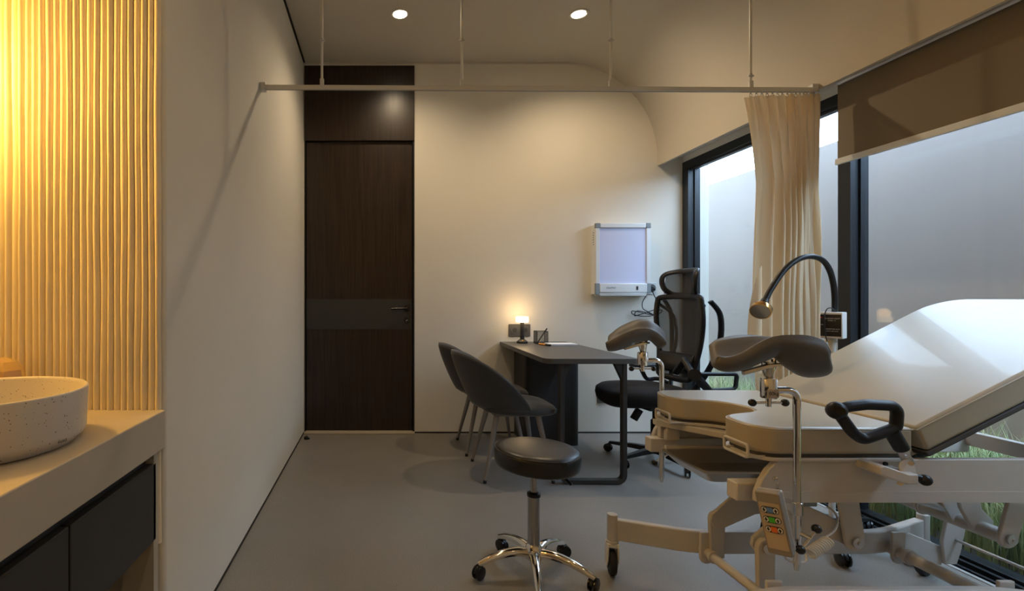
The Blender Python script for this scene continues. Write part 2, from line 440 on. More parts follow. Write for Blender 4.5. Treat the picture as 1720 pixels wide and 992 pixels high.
# outside
struct('ground_outside', MB().box(2.602, 30, -25, 30, -.20, -.08), M['soil'])
mb = MB().box(3.40, 3.55, -4, 9, -.19, 2.27)
struct('wall_garden', mb, M['garden_wall'])
struct('wall_sky_blocker', MB().box(2.48, 2.60, YB+.121, 9, -.1, 3.3), M['plaster'])  # unseen wall added to hold back sky light beyond the back pane
struct('trim_sky_shade', MB().box(2.601, 2.95, -.5, 9, 2.80, 2.90), M['garden_wall'])  # unseen overhang added to shade the top of the garden wall
mb = MB()
for i in range(9000):
    x = 2.70+.62*random.random(); y = .1+5.0*random.random()
    if random.random() < .75:
        x = 2.75+.14*round((x-2.75)/.14)+random.gauss(0, .03); y = .17*round(y/.17)+random.gauss(0, .035)
    x = min(max(x, 2.68), 3.36)
    L = .38+.30*random.random(); a = random.random()*2*pi; bend = .10+.30*random.random()
    w = .0022+.0018*random.random(); dx, dy = cos(a), sin(a)
    pv = []
    for k in range(5):
        t = k/4; hh = L*(t-.32*bend*2.2*t*t*t); o = bend*L*1.5*t*t
        px_, py_ = x+dx*o, y+dy*o
        px_ = min(max(px_, 2.63), 3.39)
        ww = w*(1-t**2)
        pv += [(px_-dy*ww, py_+dx*ww, -.085+hh), (px_+dy*ww, py_-dx*ww, -.085+hh)]
    mb.add(pv, [(2*k, 2*k+1, 2*k+3, 2*k+2) for k in range(4)])
g = obj('ornamental_grass', mb, M['grass'], smooth=0)
tag(g, 'tufts of long green and straw ornamental grass outside the window', 'grass', kind='stuff')

# ------------------------------------------------------------------ ceiling lights
def downlight(x, y, label, tilt):
    t = thing('downlight', label, 'ceiling light', (x, y, ZC), 'recessed ceiling downlights')
    T = Matrix.Translation((x, y, ZC))
    obj('trim_ring', MB().lathe([(.049,.004),(.049,-.005),(.062,-.005),(.066,-.001),(.066,.004)], M=T, n=40, closed=True), M['ceiling'], t)
    obj('lens', MB().lathe([(0,-.006),(.040,-.006),(.047,.002),(.047,.012),(0,.012)], M=T @ Matrix.Rotation(tilt, 4, 'Y'), n=40), M['down_glow'], t)
    l = bpy.data.lights.new('downlight_beam', 'SPOT'); l.energy = 45; l.color = (1,.76,.48); l.spot_size = radians(150); l.spot_blend = .9; l.shadow_soft_size = .022
    o = bpy.data.objects.new('downlight_beam', l); COL.objects.link(o); o.location = (x, y, ZC-.03); o.rotation_euler = (0, tilt*1.5, 0)
downlight(.141, 3.354, 'round recessed downlight nearer the dark wooden door', 0)
downlight(1.357, 3.354, 'slightly tilted recessed downlight nearer the curved vault', -.12)

# ------------------------------------------------------------------ curtain rail
RY, RZ = 2.573, 2.198
t = thing('curtain_rail', 'white ceiling-hung curtain rail running from the left wall to the vault', 'curtain rail', (.8, RY, RZ))
p0, p1 = Vector((XL+.012, RY, 2.202)), Vector((2.262, RY, 2.188))
obj('track', MB().bar([p0, p1], .018, .024), M['white_plastic'], t, bevel=.003)
obj('track_slot', MB().bar([p0+Vector((.01,0,-.0125)), p1+Vector((-.01,0,-.0125))], .006, .001), M['grey_plastic'], t)
obj('wall_bracket', MB().box(XL, XL+.030, RY-.018, RY+.018, RZ-.016, RZ+.026), M['alu'], t, bevel=.003)
obj('wall_bracket', MB().box(2.245, 2.278, RY-.016, RY+.016, RZ-.026, RZ+.018), M['alu'], t, bevel=.003)
for x in (-.298, .431, 1.206, 1.934):
    top = ZC if x < 1.5 else cz+sqrt(R*R-(x-cx)**2)+.002
    rz = 2.202-(x+.6)*.0049
    rod = obj('hanger_rod', MB().tube([(x, RY, rz+.03), (x, RY, top)], .0065, 10).box(x-.010, x+.010, RY-.007, RY+.007, rz+.011, rz+.045), M['white_plastic'], t)
    zj = 2.445 if x < 1.5 else 2.262
    obj('rod_joint', MB().tube([(x, RY, zj-.010), (x, RY, zj+.010)], .0085, 12).tube([(x-.014, RY-.002, zj), (x+.014, RY-.002, zj)], .0045, 8), M['alu'], rod)
    if x < 1.5:
        obj('ceiling_cup', MB().lathe([(0, 0), (.022, 0), (.016, -.012), (0, -.012)], loc=(x, RY, ZC), n=20), M['white_plastic'], rod)

# ------------------------------------------------------------------ curtain
def curtain():
    mb = MB(); NU, NV = 420, 90
    def fn(u, v):
        z = 2.168-.012*(1-u)-2.03*v
        xl = 1.893+.060*min(1, v/.22)**.8+.010*sin(v*9)
        xr = 2.300-.030*min(1, v/.25)
        w = u+.02*noise.noise(Vector((u*4, v*2.2, 4)))
        ph = 2*pi*(2.2*w+6.3*w**2)
        open_ = min(1, .35+v*2.0)
        amp = (.026+.012*u)*open_
        s1_ = sin(ph); s1_ = math.copysign(abs(s1_)**.75, s1_)
        y = RY+amp*s1_+.007*open_*sin(ph*2.1+2.5*v)
        y += .012*noise.noise(Vector((u*9, v*2.2, 5)))
        x = xl+(xr-xl)*u+.010*open_*cos(ph)+.010*noise.noise(Vector((u*6, v*2.6, 8)))*min(1, v*3)
        # sewn pinch pleats in the heading band
        if v < .055:
            y += .006*abs(sin(pi*15*u))*(1-v/.055)
        c = math.exp(-((u-.60)/.17)**2-((v-.14)/.11)**2)
        y += .022*c*noise.noise(Vector((u*38, v*17, 1)))
        # swept tension folds running down from the crumpled zone
        y += .010*math.exp(-((v-.35)/.25)**2)*sin(2*pi*(9*u-2.2*v))*u
        return (x, y, z)
    mb.grid(fn, NU, NV)
    return mb
cu = thing('curtain', 'cream fabric curtain bunched up at the window end of the rail', 'curtain', (2.1, RY, .138))
obj('cloth', curtain(), M['curtain'], cu, smooth=180)
# loose folded flap at its left edge
def flap(u, v):
    z = 1.27-.55*v
    w = .012+.075*sin(pi*v)**.8
    x = 1.966-w*u+.012*u*sin(5*v)
    y = RY-.035-.030*sin(pi*u)*sin(pi*v)-.01*u
    return (x, y, z)
obj('loose_flap', MB().grid(flap, 14, 30), M['curtain'], cu, smooth=180)
hooks = [(1.934+.33*(1-(1-i/15)**1.35)) for i in range(16)]
for i, x in enumerate(hooks):
    zt = 2.202-(x+.6)*.0049-.012
    obj('curtain_glider', MB().tube([(x, RY, zt), (x, RY, zt-.008)], .004, 8).tube([(x+.007*cos(a), RY, zt-.016+.008*sin(a)) for a in [2*pi*k/12 for k in range(12)]], .0017, 6, closed=True), M['alu'], cu)

# ------------------------------------------------------------------ roller blind
t = thing('roller_blind', 'brown roller blind pulled a quarter down over the near window pane', 'blind', (2.40, 1.0, 1.80))
obj('blind_fabric', MB().box(2.399, 2.401, .60, 2.586, 1.832, 2.24), M['blind'], t)
obj('bottom_bar', MB().box(2.392, 2.408, .59, 2.596, 1.803, 1.834), M['white_alu'], t, bevel=.003)
obj('roller_tube', MB().tube([(2.41, .6, 2.236), (2.41, 2.58, 2.236)], .022, 20), M['alu'], t)

# ------------------------------------------------------------------ vanity
VZ = .784
mb = MB()
mb.box(XA, XL+.002, -.9, YC-.002, VZ-.109, VZ)
c = obj('vanity_counter', mb, M['counter'], bevel=.003)
tag(c, 'pale stone vanity counter with a deep fascia under the basin', 'counter')
cab = thing('vanity_cabinet', 'wall-hung dark vanity cabinet under the pale counter', 'cabinet', (-1.0, .4, .42))
obj('carcass', MB().box(XA+.02, XL-.035, -.88, YC-.02, .43, VZ-.112), M['cabinet'], cab)
obj('end_strip', MB().box(XL-.10, XL-.012, YC-.045, YC-.018, .0, VZ-.112), M['counter'], cab)
for i, (y0, y1) in enumerate([(1.012, 1.400), (.615, 1.006), (.215, .609), (-.2, .209)]):
    obj('door', MB().box(XL-.033, XL-.012, y0, y1, .425, .642), M['cabinet'], cab, bevel=.002)
# niche lower wall
struct('wall_niche_lower', MB().box(XA, XL-.045, YC-.016, YC+.003, 0, .424), M['counter'])

BC = (-.86, 1.07)
b = thing('wash_basin', 'round speckled ceramic countertop basin under the amber light', 'basin', (BC[0], BC[1], VZ))
prof = [(0,.001),(.170,.001),(.176,.004),(.180,.012),(.191,.018),(.1955,.030),(.199,.118),(.1985,.121),(.196,.1225),(.193,.1215),(.190,.115),(.182,.040),(.165,.022),(.10,.016),(.0,.014)]
obj('bowl', MB().lathe(prof, loc=(BC[0], BC[1], VZ), n=96), M['basin'], b, smooth=50)
obj('drain', MB().lathe([(0,.0155),(.03,.0165),(.033,.019),(.02,.022),(0,.022)], loc=(BC[0], BC[1], VZ), n=24), M['chrome'], b)
ang = atan2(.955-BC[1], -.708-BC[0])
# maker's letters on the basin side
pxy = W(105, 741, .955); a = -.72
a = math.asin(max(-1, min(1, -.86)))
th = radians(-8)
P = Vector((BC[0]+.1925*cos(th), BC[1]+.1925*sin(th), VZ+.021))
Rm = Matrix((( -sin(th), 0, cos(th)), (cos(th), 0, sin(th)), (0, 1, 0))).to_4x4()
lettering('maker_lettering', 'TOTO', .0088, Matrix.Translation(P) @ Rm, M['ink'], b)
# faceted amber ornament behind basin
mb = MB()
c0 = Vector((-1.025, 1.345, VZ))
rings = [(.034,0),(.052,.03),(.055,.09),(.050,.128),(.034,.150),(.012,.160)]
for k in range(1):
    mb.lathe([(0,0)]+rings+[(0,.162)], loc=c0, n=7)
o = obj('glass_ornament', mb, M['amber'], smooth=0)
tag(o, 'faceted amber-lit glass ornament behind the left rim of the basin', 'ornament')

# ------------------------------------------------------------------ X-ray viewer
v = thing('xray_viewer', 'wall-mounted white light box with a lilac screen', 'light box', (1.95, YB, 1.12))
x0, x1, z0, z1, yf = 1.733, 2.172, 1.122, 1.704, YB-.095
obj('housing', MB().box(x0, x1-.004, yf+.018, YB, z0+.014, z1-.006), M['white_alu'], v, bevel=.003)
for k in range(6):
    obj('vent_slot', MB().box(x0-.001, x0+.001, YB-.062, YB-.040, z1-.075-k*.019, z1-.068-k*.019), M['corner_grey'], v)
obj('screen', MB().box(x0+.028, x1-.028, yf+.010, yf+.018, z0+.10, z1-.036), M['diffuser'], v)
obj('side_rail', MB().box(x0, x0+.032, yf, yf+.02, z0+.10, z1-.036), M['white_alu'], v, bevel=.003)
obj('side_rail', MB().box(x1-.032, x1, yf, yf+.02, z0+.10, z1-.036), M['white_alu'], v, bevel=.003)
obj('top_rail', MB().box(x0+.036, x1-.036, yf-.002, yf+.02, z1-.036, z1), M['white_alu'], v, bevel=.004)
obj('control_panel', MB().box(x0+.030, x1-.030, yf-.006, yf+.02, z0+.028, z0+.100), M['white_alu'], v, bevel=.004)
obj('film_ledge', MB().box(x0+.028, x1-.034, yf-.004, YB, z0, z0+.026), M['alu'], v, bevel=.003)
for (a0, a1, b0, b1) in ((x0-.002, x0+.036, z1-.038, z1+.002), (x1-.036, x1+.002, z1-.038, z1+.002), (x0-.002, x0+.031, z0+.008, z0+.102), (x1-.031, x1+.002, z0+.026, z0+.102)):
    obj('corner_cap', MB().box(a0, a1, yf-.003, yf+.024, b0, b1), M['corner_grey'], v, bevel=.003)
obj('rocker_switch', MB().box(x1-.118, x1-.104, yf-.010, yf-.004, z0+.048, z0+.078), M['ink'], v, bevel=.001)
FR = Matrix.Rotation(pi/2, 4, 'X')
lettering('maker_lettering', 'OneMed', .021, Matrix.Translation((x0+.118, yf-.0075, z0+.066)) @ FR, M['corner_grey'], v)

# sockets
def socket(t, xc, zc, half=.041):
    obj('socket_insert', MB().lathe([(0,-.010),(.018,-.010),(.0185,.0),(.026,.001),(.026,.0)], M=Matrix.Translation((xc, YB-.009, zc)) @ Matrix.Rotation(pi/2, 4, 'X'), n=24), M['socket_in'], t)
    ins = obj('socket_cover', MB().prism(rrect(xc-half*.68, xc+half*.68, zc-half*.68, zc+half*.68, .004), YB-.0115, YB-.008), M['socket'], t, bevel=.001)
s = thing('double_socket', 'graphite double wall socket behind the small table lamp', 'power socket', (1.148, YB, .80))
obj('cover_plate', MB().prism(rrect(1.060, 1.236, .793, .893, .006), YB-.009, YB), M['socket'], s, bevel=.002)
def cup(t, xc, zc):
    f = obj('socket_cover', MB().lathe([(.019,0),(.019,.004),(.032,.004),(.034,0)], M=Matrix.Translation((xc, YB-.008, zc)) @ MY, n=4*8, closed=True), M['socket'], t)
    obj('socket_well', MB().lathe([(0,.001),(.018,.001),(.019,.0035)], M=Matrix.Translation((xc, YB-.008, zc)) @ MY, n=24), M['socket_in'], t)
    obj('contact_pin', MB().tube([(xc-.007, YB-.0105, zc-.004), (xc-.007, YB-.0095, zc-.004)], .003, 8).tube([(xc+.007, YB-.0105, zc-.004), (xc+.007, YB-.0095, zc-.004)], .003, 8), M['brass'], t)
cup(s, 1.106, .843); cup(s, 1.192, .843)
s = thing('wall_socket', 'single grey wall socket beside the light box holding a black plug', 'power socket', (2.236, YB, 1.13))
obj('cover_plate', MB().prism(rrect(2.196, 2.266, 1.135, 1.232, .005), YB-.009, YB), M['alu'], s, bevel=.002)
cup(s, 2.228, 1.186)
s = thing('wall_socket', 'single graphite wall socket low on the wall behind the office chair seat', 'power socket', (1.82, YB, .22))
obj('cover_plate', MB().prism(rrect(1.785, 1.867, .245, .345, .005), YB-.009, YB), M['socket'], s, bevel=.002)
cup(s, 1.826, .295)
# plug and cable of the light box
c = thing('power_cable', 'black power cable and plug hanging coiled from the socket by the light box', 'cable', (2.20, YB, .98))
Y1 = YB-.03
pth = spline([W(1094,483,Y1-.03), W(1098,494,Y1-.03), W(1104,507,Y1), W(1106,520,Y1), W(1096,528,Y1), W(1075,524,Y1), W(1062,522,Y1-.01), W(1064,528,Y1), W(1085,531,Y1-.01), W(1106,527,Y1), W(1112,521,Y1), W(1100,520,Y1-.02), W(1078,527,Y1-.02), W(1066,530,Y1), W(1070,522,Y1), W(1088,525,Y1), W(1098,529,Y1), W(1090,524,Y1), W(1080,518,Y1), W(1079,508,Y1), W(1084,499,Y1), W(1088,493,Y1+.01)], 8)
obj('cord', MB().tube(pth, .0035, 8), M['rubber'], c)
obj('plug', MB().lathe([(0,0),(.019,0),(.019,.018),(.014,.034),(.006,.046),(0,.046)], M=Matrix.Translation((2.228, YB-.010, 1.186)) @ MY @ Matrix.Rotation(.25, 4, 'X'), n=20), M['black_plastic'], c)

# door stop
o = obj('door_stop', MB().lathe([(0,0),(.017,0),(.018,.010),(.015,.022),(.008,.026),(0,.026)], loc=(-.572, 3.87, 0), n=20).box(-.572, -.545, 3.862, 3.878, 0, .012), M['gloss_black'], bevel=.001)
tag(o, 'small black floor door stop in the corner by the door', 'door stop')

# ------------------------------------------------------------------ desk
dk = thing('desk', 'dark grey desk with a chamfer-cornered top standing against the back wall', 'desk', (1.25, 3.46, 0))
dx0, dx1, dy0, dy1 = .985, 1.525, 2.900, 4.040
top = [(dx0, dy1), (dx0-.012, dy0+.10)]+[(p[0], p[1]) for p in fillet([(dx0-.012, dy0+.11,0), (dx0+.0, dy0,0), (dx0+.11, dy0,0)], .11, 8)]+[(p[0], p[1]) for p in fillet([(dx1-.06, dy0,0), (dx1, dy0,0), (dx1, dy0+.06,0)], .05, 6)]+[(dx1, dy1)]
top = [(dx0, dy1)]+[(p[0], p[1]) for p in fillet([(dx0-.012, dy0+.14,0), (dx0-.012, dy0,0), (dx0+.12, dy0,0)], .09, 8)]+[(p[0], p[1]) for p in fillet([(dx1-.06, dy0,0), (dx1, dy0,0), (dx1, dy0+.06,0)], .05, 6)]+[(dx1, dy1)]
obj('desktop', MB().prism(top, .719, .750, 'Z'), M['desk'], dk, bevel=.002)
ped = [(1.10, 4.03)]+[(p[0], p[1]) for p in fillet([(1.10, 3.85,0), (1.10, 3.70,0), (1.22, 3.70,0)], .05, 6)]+[(p[0], p[1]) for p in fillet([(1.38, 3.70,0), (1.507, 3.70,0), (1.507, 3.84,0)], .085, 8)]+[(1.507, 4.03)]
obj('pedestal', MB().prism(ped, .0, .717, 'Z'), M['pedestal'], dk)
lp = [Vector(p) for p in ((1.085, 2.945, .718), (1.085, 2.945, .016), (1.456, 2.945, .016), (1.456, 2.945, .718))]
obj('leg_frame', MB().bar(fillet(lp, .045, 8), .040, .026, up=(1,0,0)), M['desk_metal'], dk, bevel=.002)
obj('leg_gusset', MB().prism([(1.395, .718), (1.465, .718), (1.462, .60), (1.450, .60)], 2.930, 2.962), M['desk_metal'], dk, bevel=.002)
obj('leg_gusset', MB().prism([(1.078, .718), (1.145, .718), (1.094, .60), (1.080, .60)], 2.930, 2.962), M['desk_metal'], dk, bevel=.002)

# lamp on desk
LX, LY = 1.128, 3.90
l = thing('table_lamp', 'small glowing cordless table lamp with a drum shade on the desk', 'table lamp', (LX, LY, .750))
T = Matrix.Translation((LX, LY, .75))
obj('base', MB().lathe([(0,0),(.043,0),(.044,.014),(.022,.030),(0,.030)], M=T, n=10), M['desk_metal'], l, smooth=20)
obj('stem', MB().lathe([(0,.028),(.017,.028),(.0155,.168),(0,.168)], M=T, n=16), M['desk_metal'], l)
obj('touch_button', MB().box(-.010, .010, -.037, -.030, .010, .026, T @ Matrix.Rotation(0, 4, 'X')), M['brass'], l, bevel=.002)
obj('shade', MB().lathe([(0,.166),(.046,.166),(.048,.170),(.048,.206),(.046,.209),(0,.209)], M=T, n=32), M['glow'], l)
pl = bpy.data.lights.new('table_lamp_bulb', 'POINT'); pl.energy = .9; pl.color = (1,.62,.28); pl.shadow_soft_size = .04
po = bpy.data.objects.new('table_lamp_bulb', pl); COL.objects.link(po); po.location = (LX, LY-.0, .75+.235)
# pen cup
PX, PY = 1.262, 3.86
pc = thing('pen_cup', 'square black wire-mesh pen cup on the desk', 'pen holder', (PX, PY, .75))
mb = MB(); h = .042
for zz in (.0015, .0985): mb.bar([(PX-h, PY-h, .75+zz), (PX+h, PY-h, .75+zz), (PX+h, PY+h, .75+zz), (PX-h, PY+h, .75+zz)], .003, .003, closed=True)
for sx in (-1, 1):
    for sy in (-1, 1): mb.tube([(PX+sx*h, PY+sy*h, .75), (PX+sx*h, PY+sy*h, .85)], .0018, 6)
obj('wire_rim', mb, M['black_metal'], pc)
mb = MB()
for i in range(1, 14):
    a = -h+2*h*i/14
    for s_ in (-1, 1):
        mb.box(PX+a-.0005, PX+a+.0005, PY+s_*h-.0005, PY+s_*h+.0005, .75, .848)
        mb.box(PX+s_*h-.0005, PX+s_*h+.0005, PY+a-.0005, PY+a+.0005, .75, .848)
for i in range(1, 15):
    z = .75+.1*i/15
    for s_ in (-1, 1):
        mb.box(PX-h, PX+h, PY+s_*h-.0005, PY+s_*h+.0005, z-.0005, z+.0005)
        mb.box(PX+s_*h-.0005, PX+s_*h+.0005, PY-h, PY+h, z-.0005, z+.0005)
obj('wire_mesh', mb, M['black_metal'], pc, smooth=0)
obj('bottom_plate', MB().box(PX-h, PX+h, PY-h, PY+h, .7500, .7515), M['black_metal'], pc)
p = thing('pen', 'black pen leaning out of the mesh pen cup', 'pen', (PX-.03, PY-.03, .754))
A, B = Vector((PX-.034, PY-.020, .757)), Vector((PX+.052, PY+.010, .868))
obj('barrel', MB().tube([A, A+(B-A)*.8], .0042, 10), M['black_plastic'], p)
obj('cap', MB().tube([A+(B-A)*.8, B], .0052, 10), M['gloss_black'], p)
# pad
n_ = thing('notepad', 'white paper notepad lying on the desk', 'notepad', (1.38, 3.72, .75))
Rz = Matrix.Translation((1.372, 3.74, .75)) @ Matrix.Rotation(.04, 4, 'Z')
obj('paper_block', MB().box(-.10, .105, -.065, .065, 0, .011, Rz), M['paper'], n_, bevel=.001)
obj('cover_sheet', MB().box(-.102, .107, -.067, .067, .011, .0125, Rz), M['paper'], n_)
p = thing('marker_pen', 'orange marker lying beside the white notepad', 'pen', (1.245, 3.70, .75))
A, B = Vector((1.218, 3.76, .7575)), Vector((1.262, 3.645, .7575))
obj('barrel', MB().tube([A, A+(B-A)*.6], .0072, 12), M['orange'], p)
obj('cap', MB().tube([A+(B-A)*.6, B], .0076, 12), M['black_plastic'], p)

# ------------------------------------------------------------------ visitor chairs
def visitor_chair(label, loc):
    t = thing('visitor_chair', label, 'chair', loc, 'charcoal shell chairs beside the desk', local=True)
    # seat cushion: faces +X
    def seat(u, v):
        a = 2*pi*u; rr = [0, .6, .93, 1, .98, .90, 0][min(6, int(round(v*6)))]
        zz = [.462, .462, .455, .436, .415, .402, .400][min(6, int(round(v*6)))]
        ca, sa = cos(a), sin(a); k = 1/(abs(ca)**2.8+abs(sa)**2.8)**(1/2.8)
        return (.035+.235*k*rr*ca, .225*k*rr*sa, zz-.02*rr*max(0, ca)**3)
    obj('seat', MB().grid(seat, 40, 7, cu=True), M['chair_fabric'], t, smooth=180)
    # wrap-around shell back
    def shell(side):
        def f(u, v):
            ang = radians(-108+216*u)            # around the back (0 = straight behind)
            w = abs(ang)/radians(108)
            top = .775-.31*w**2.9-.02*w**6
            bot = .395+.02*w
            z = bot+(top-bot)*v
            hgt = (z-.395)/.38
            r = .205+.035*sin(min(1, v*1.3)*pi/2)
            lean = .125*hgt
            x = -.0-cos(ang)*(r+.01)-lean*(.6+.4*cos(ang))
            y = sin(ang)*(r-.008+.012*hgt)
            n = Vector((-cos(ang), sin(ang), 0))
            if v < .15:
                k = (1-v/.15); x += cos(ang)*.06*k*k; y -= sin(ang)*.06*k*k
            th = .013*sqrt(max(0, 1-(2*v-1)**6))*sqrt(max(0.0, 1-(2*u-1)**10))
            return (x-side*n.x*-th, y+side*n.y*th, z)
        return f
    mb = MB(); NU, NV = 44, 18
    fo, fi = shell(1), shell(-1)
    outer = [fo(i/(NU-1), j/(NV-1)) for i in range(NU) for j in range(NV)]
    inner = [fi(i/(NU-1), j/(NV-1)) for i in range(NU) for j in range(NV)]
    o = len(outer); fs = []
    for i in range(NU-1):
        for j in range(NV-1):
            a, b_, c_, d_ = i*NV+j, (i+1)*NV+j, (i+1)*NV+j+1, i*NV+j+1
            fs += [(a, b_, c_, d_), (o+d_, o+c_, o+b_, o+a)]
    for i in range(NU-1):
        for j in (0, NV-1): fs.append((i*NV+j, o+i*NV+j, o+(i+1)*NV+j, (i+1)*NV+j))
    for j in range(NV-1):
        for i in (0, NU-1): fs.append((i*NV+j, i*NV+j+1, o+i*NV+j+1, o+i*NV+j))
    mb.add(outer+inner, fs)
    obj('backrest', mb, M['chair_fabric'], t, smooth=180)
    obj('underframe', MB().box(-.14, .17, -.15, .15, .385, .402), M['chair_leg'], t, bevel=.01)
    for sx, sy in ((-1,-1), (-1,1), (1,-1), (1,1)):
        a = Vector((sx*.125+.01, sy*.125, .395)); b_ = Vector((sx*.205+.0, sy*.200, .006))
        lg = obj('leg', MB().tube([b_, a], .0095, 14, scale=[1, 1.9]), M['chair_leg'], t)
        obj('foot_cap', MB().tube([b_-Vector((0,0,.006)), b_+Vector((-sx*.002,-sy*.002,.012))], .0105, 12), M['rubber'], lg)
    return t
visitor_chair('charcoal shell-back chair nearer the round stool, in front of the other', (.835, 3.150, 0))
visitor_chair('charcoal shell-back chair half hidden behind its twin, closer to the back wall', (.815, 3.655, 0))

# ------------------------------------------------------------------ round stool
SX, SY = .616, 1.97
st = thing('rolling_stool', 'round black padded stool on a five-legged chrome base with casters', 'stool', (SX, SY, 0))
T = Matrix.Translation((SX, SY, 0)) @ Matrix.Rotation(radians(1.5), 4, 'Y')
obj('seat', MB().lathe([(0,.437),(.150,.437),(.158,.441),(.164,.452),(.1665,.472),(.166,.492),(.162,.505),(.154,.5115),(.13,.516),(.07,.519),(0,.520)], M=T, n=72), M['stool_vinyl'], st)
obj('seam_piping', MB().tube([T @ Vector((.1632*cos(a), .1632*sin(a), .5035)) for a in [2*pi*k/72 for k in range(72)]], .0022, 6, closed=True), M['stool_vinyl'], st)
obj('zip_pull', MB().box(-.010, .010, -.006, 0, -.006, .008, Matrix.Translation((SX+.062, SY-.155, .494))), M['gloss_black'], st, bevel=.002)
T = Matrix.Translation((SX, SY, 0))
obj('seat_plate', MB().box(-.07, .07, -.07, .07, .424, .440, T), M['black_metal'], st)
obj('piston', MB().lathe([(.0145,.30),(.0145,.43)], M=T, n=24), M['dark_chrome'], st)
obj('column', MB().lathe([(.0,.085),(.0235,.085),(.0235,.320),(.0,.320)], M=T, n=32), M['dark_chrome'], st)
obj('column_collar', MB().lathe([(.0,.318),(.026,.318),(.026,.330),(.017,.336),(0,.336)], M=T, n=32), M['black_plastic'], st)
obj('height_lever', MB().tube([(SX+.03, SY-.02, .432), (SX+.085, SY-.075, .425), (SX+.112, SY-.10, .400)], .006, 10), M['black_metal'], st)
obj('hub', MB().lathe([(0,.072),(.033,.072),(.036,.085),(.036,.100),(.030,.122),(.0245,.130),(0,.130)], M=T, n=32), M['chrome'], st)
def caster(parent, x, y, ang, r=.025, mat_=None, base=0, w=.009, stem_top=.06):
    MM = Matrix.Translation((x, y, base)) @ Matrix.Rotation(ang, 4, 'Z')
    mb = MB()
    RY_ = Matrix.Rotation(pi/2, 4, 'X')
    hood = [(r*1.02*cos(radians(a)), r+r*1.02*sin(radians(a))) for a in range(10, 171, 16)]
    mb.prism(hood+[(-r*.5, r*.9), (r*.5, r*.9)], -.006, .006, 'Y', M=MM @ Matrix.Translation((.010, 0, 0)))
    mb.tube([MM @ Vector((0,0,r*1.7)), MM @ Vector((0,0,stem_top))], .0055, 10)
    mb.tube([MM @ Vector((0,0,r*1.5)), MM @ Vector((0,0,r*2.25))], .011, 14)
    c_ = obj('caster', mb, M['black_plastic'], parent, bevel=.001)
    for s_ in (-1, 1):
        obj('wheel', MB().lathe([(0,-w/2),(r*.8,-w/2),(r,-w/4),(r,w/4),(r*.8,w/2),(r*.35,w/2+.001),(0,w/2+.001)], M=MM @ Matrix.Translation((.010, s_*(w/2+.007), r)) @ RY_ @ Matrix.Rotation(0 if s_ < 0 else pi, 4, 'X'), n=28), M['gloss_black'], c_)
    return c_
for k in range(5):
    a = radians(185+72*k)
    dv = Vector((cos(a), sin(a), 0)); c0 = Vector((SX, SY, 0))
    prof_ = [(.028, .098, 1), (.07, .1025, 1.0), (.12, .097, .9), (.17, .083, .8), (.205, .068, .72), (.226, .058, .6)]
    path = spline([c0+dv*r_+Vector((0,0,z_)) for r_, z_, _ in prof_], 5)
    n = len(path); scl = [1.05-.5*i/(n-1) for i in range(n)]
    sec = [(.019,-.014),(.019,.002),(.012,.012),(0,.0155),(-.012,.012),(-.019,.002),(-.019,-.014)]
    obj('leg', MB().sweep(path, sec, scale=scl), M['chrome'], st, smooth=40)
    cp = c0+dv*.217
    caster(st, cp.x, cp.y, a+[.6,2.2,1.3,-.7,3.3][k], r=.0265, stem_top=.058)

# ------------------------------------------------------------------ office chair
OX, OY = 1.865, 3.345
FA = radians(189)
oc = thing('office_chair', 'black mesh high-back office chair with headrest behind the desk', 'office chair', (OX, OY, 0), rz=FA, local=True)
for k in range(5):
    a = 2*pi*k/5+radians(0)-FA+radians(-2)+pi
    a = radians(133+72*k)-FA
    dv = Vector((cos(a), sin(a), 0))
    pth = [dv*.03+Vector((0,0,.085)), dv*.14+Vector((0,0,.082)), dv*.30+Vector((0,0,.070))]
    obj('base_leg', MB().sweep(pth, [(-.024,-.018),(.024,-.018),(.019,.012),(-.019,.012)], scale=[1.1,.95,.6]), M['black_plastic'], oc, bevel=.003)
    caster(oc, dv.x*.300, dv.y*.300, a+k*1.3, r=.028, stem_top=.068)
T0 = Matrix.Identity(4)
obj('base_hub', MB().lathe([(0,.06),(.036,.06),(.036,.11),(.028,.12),(0,.12)], n=24), M['black_plastic'], oc)
obj('gas_column', MB().lathe([(0,.11),(.026,.11),(.026,.28),(.015,.29),(.015,.36),(0,.36)], n=24), M['black_metal'], oc)
obj('mechanism', MB().box(-.13, .09, -.07, .07, .355, .405), M['black_plastic'], oc, bevel=.01)
obj('tilt_knob', MB().tube([(.09,-.03,.35),(.13,-.04,.28)], .026, 14), M['black_plastic'], oc, bevel=.004)
def oseat(u, v):
    a = 2*pi*u; idx = min(7, int(round(v*7)))
    rr = [0,.55,.90,.985,1,.97,.85,0][idx]; zz = [.520,.522,.517,.500,.470,.435,.412,.405][idx]
    ca, sa = cos(a), sin(a); k = 1/(abs(ca)**3+abs(sa)**3)**(1/3)
    return (.11+.255*k*rr*ca, .245*k*rr*sa, zz-.028*rr*max(0, ca)**4)
obj('seat', MB().grid(oseat, 48, 8, cu=True), M['fabric_black'], oc, smooth=180)
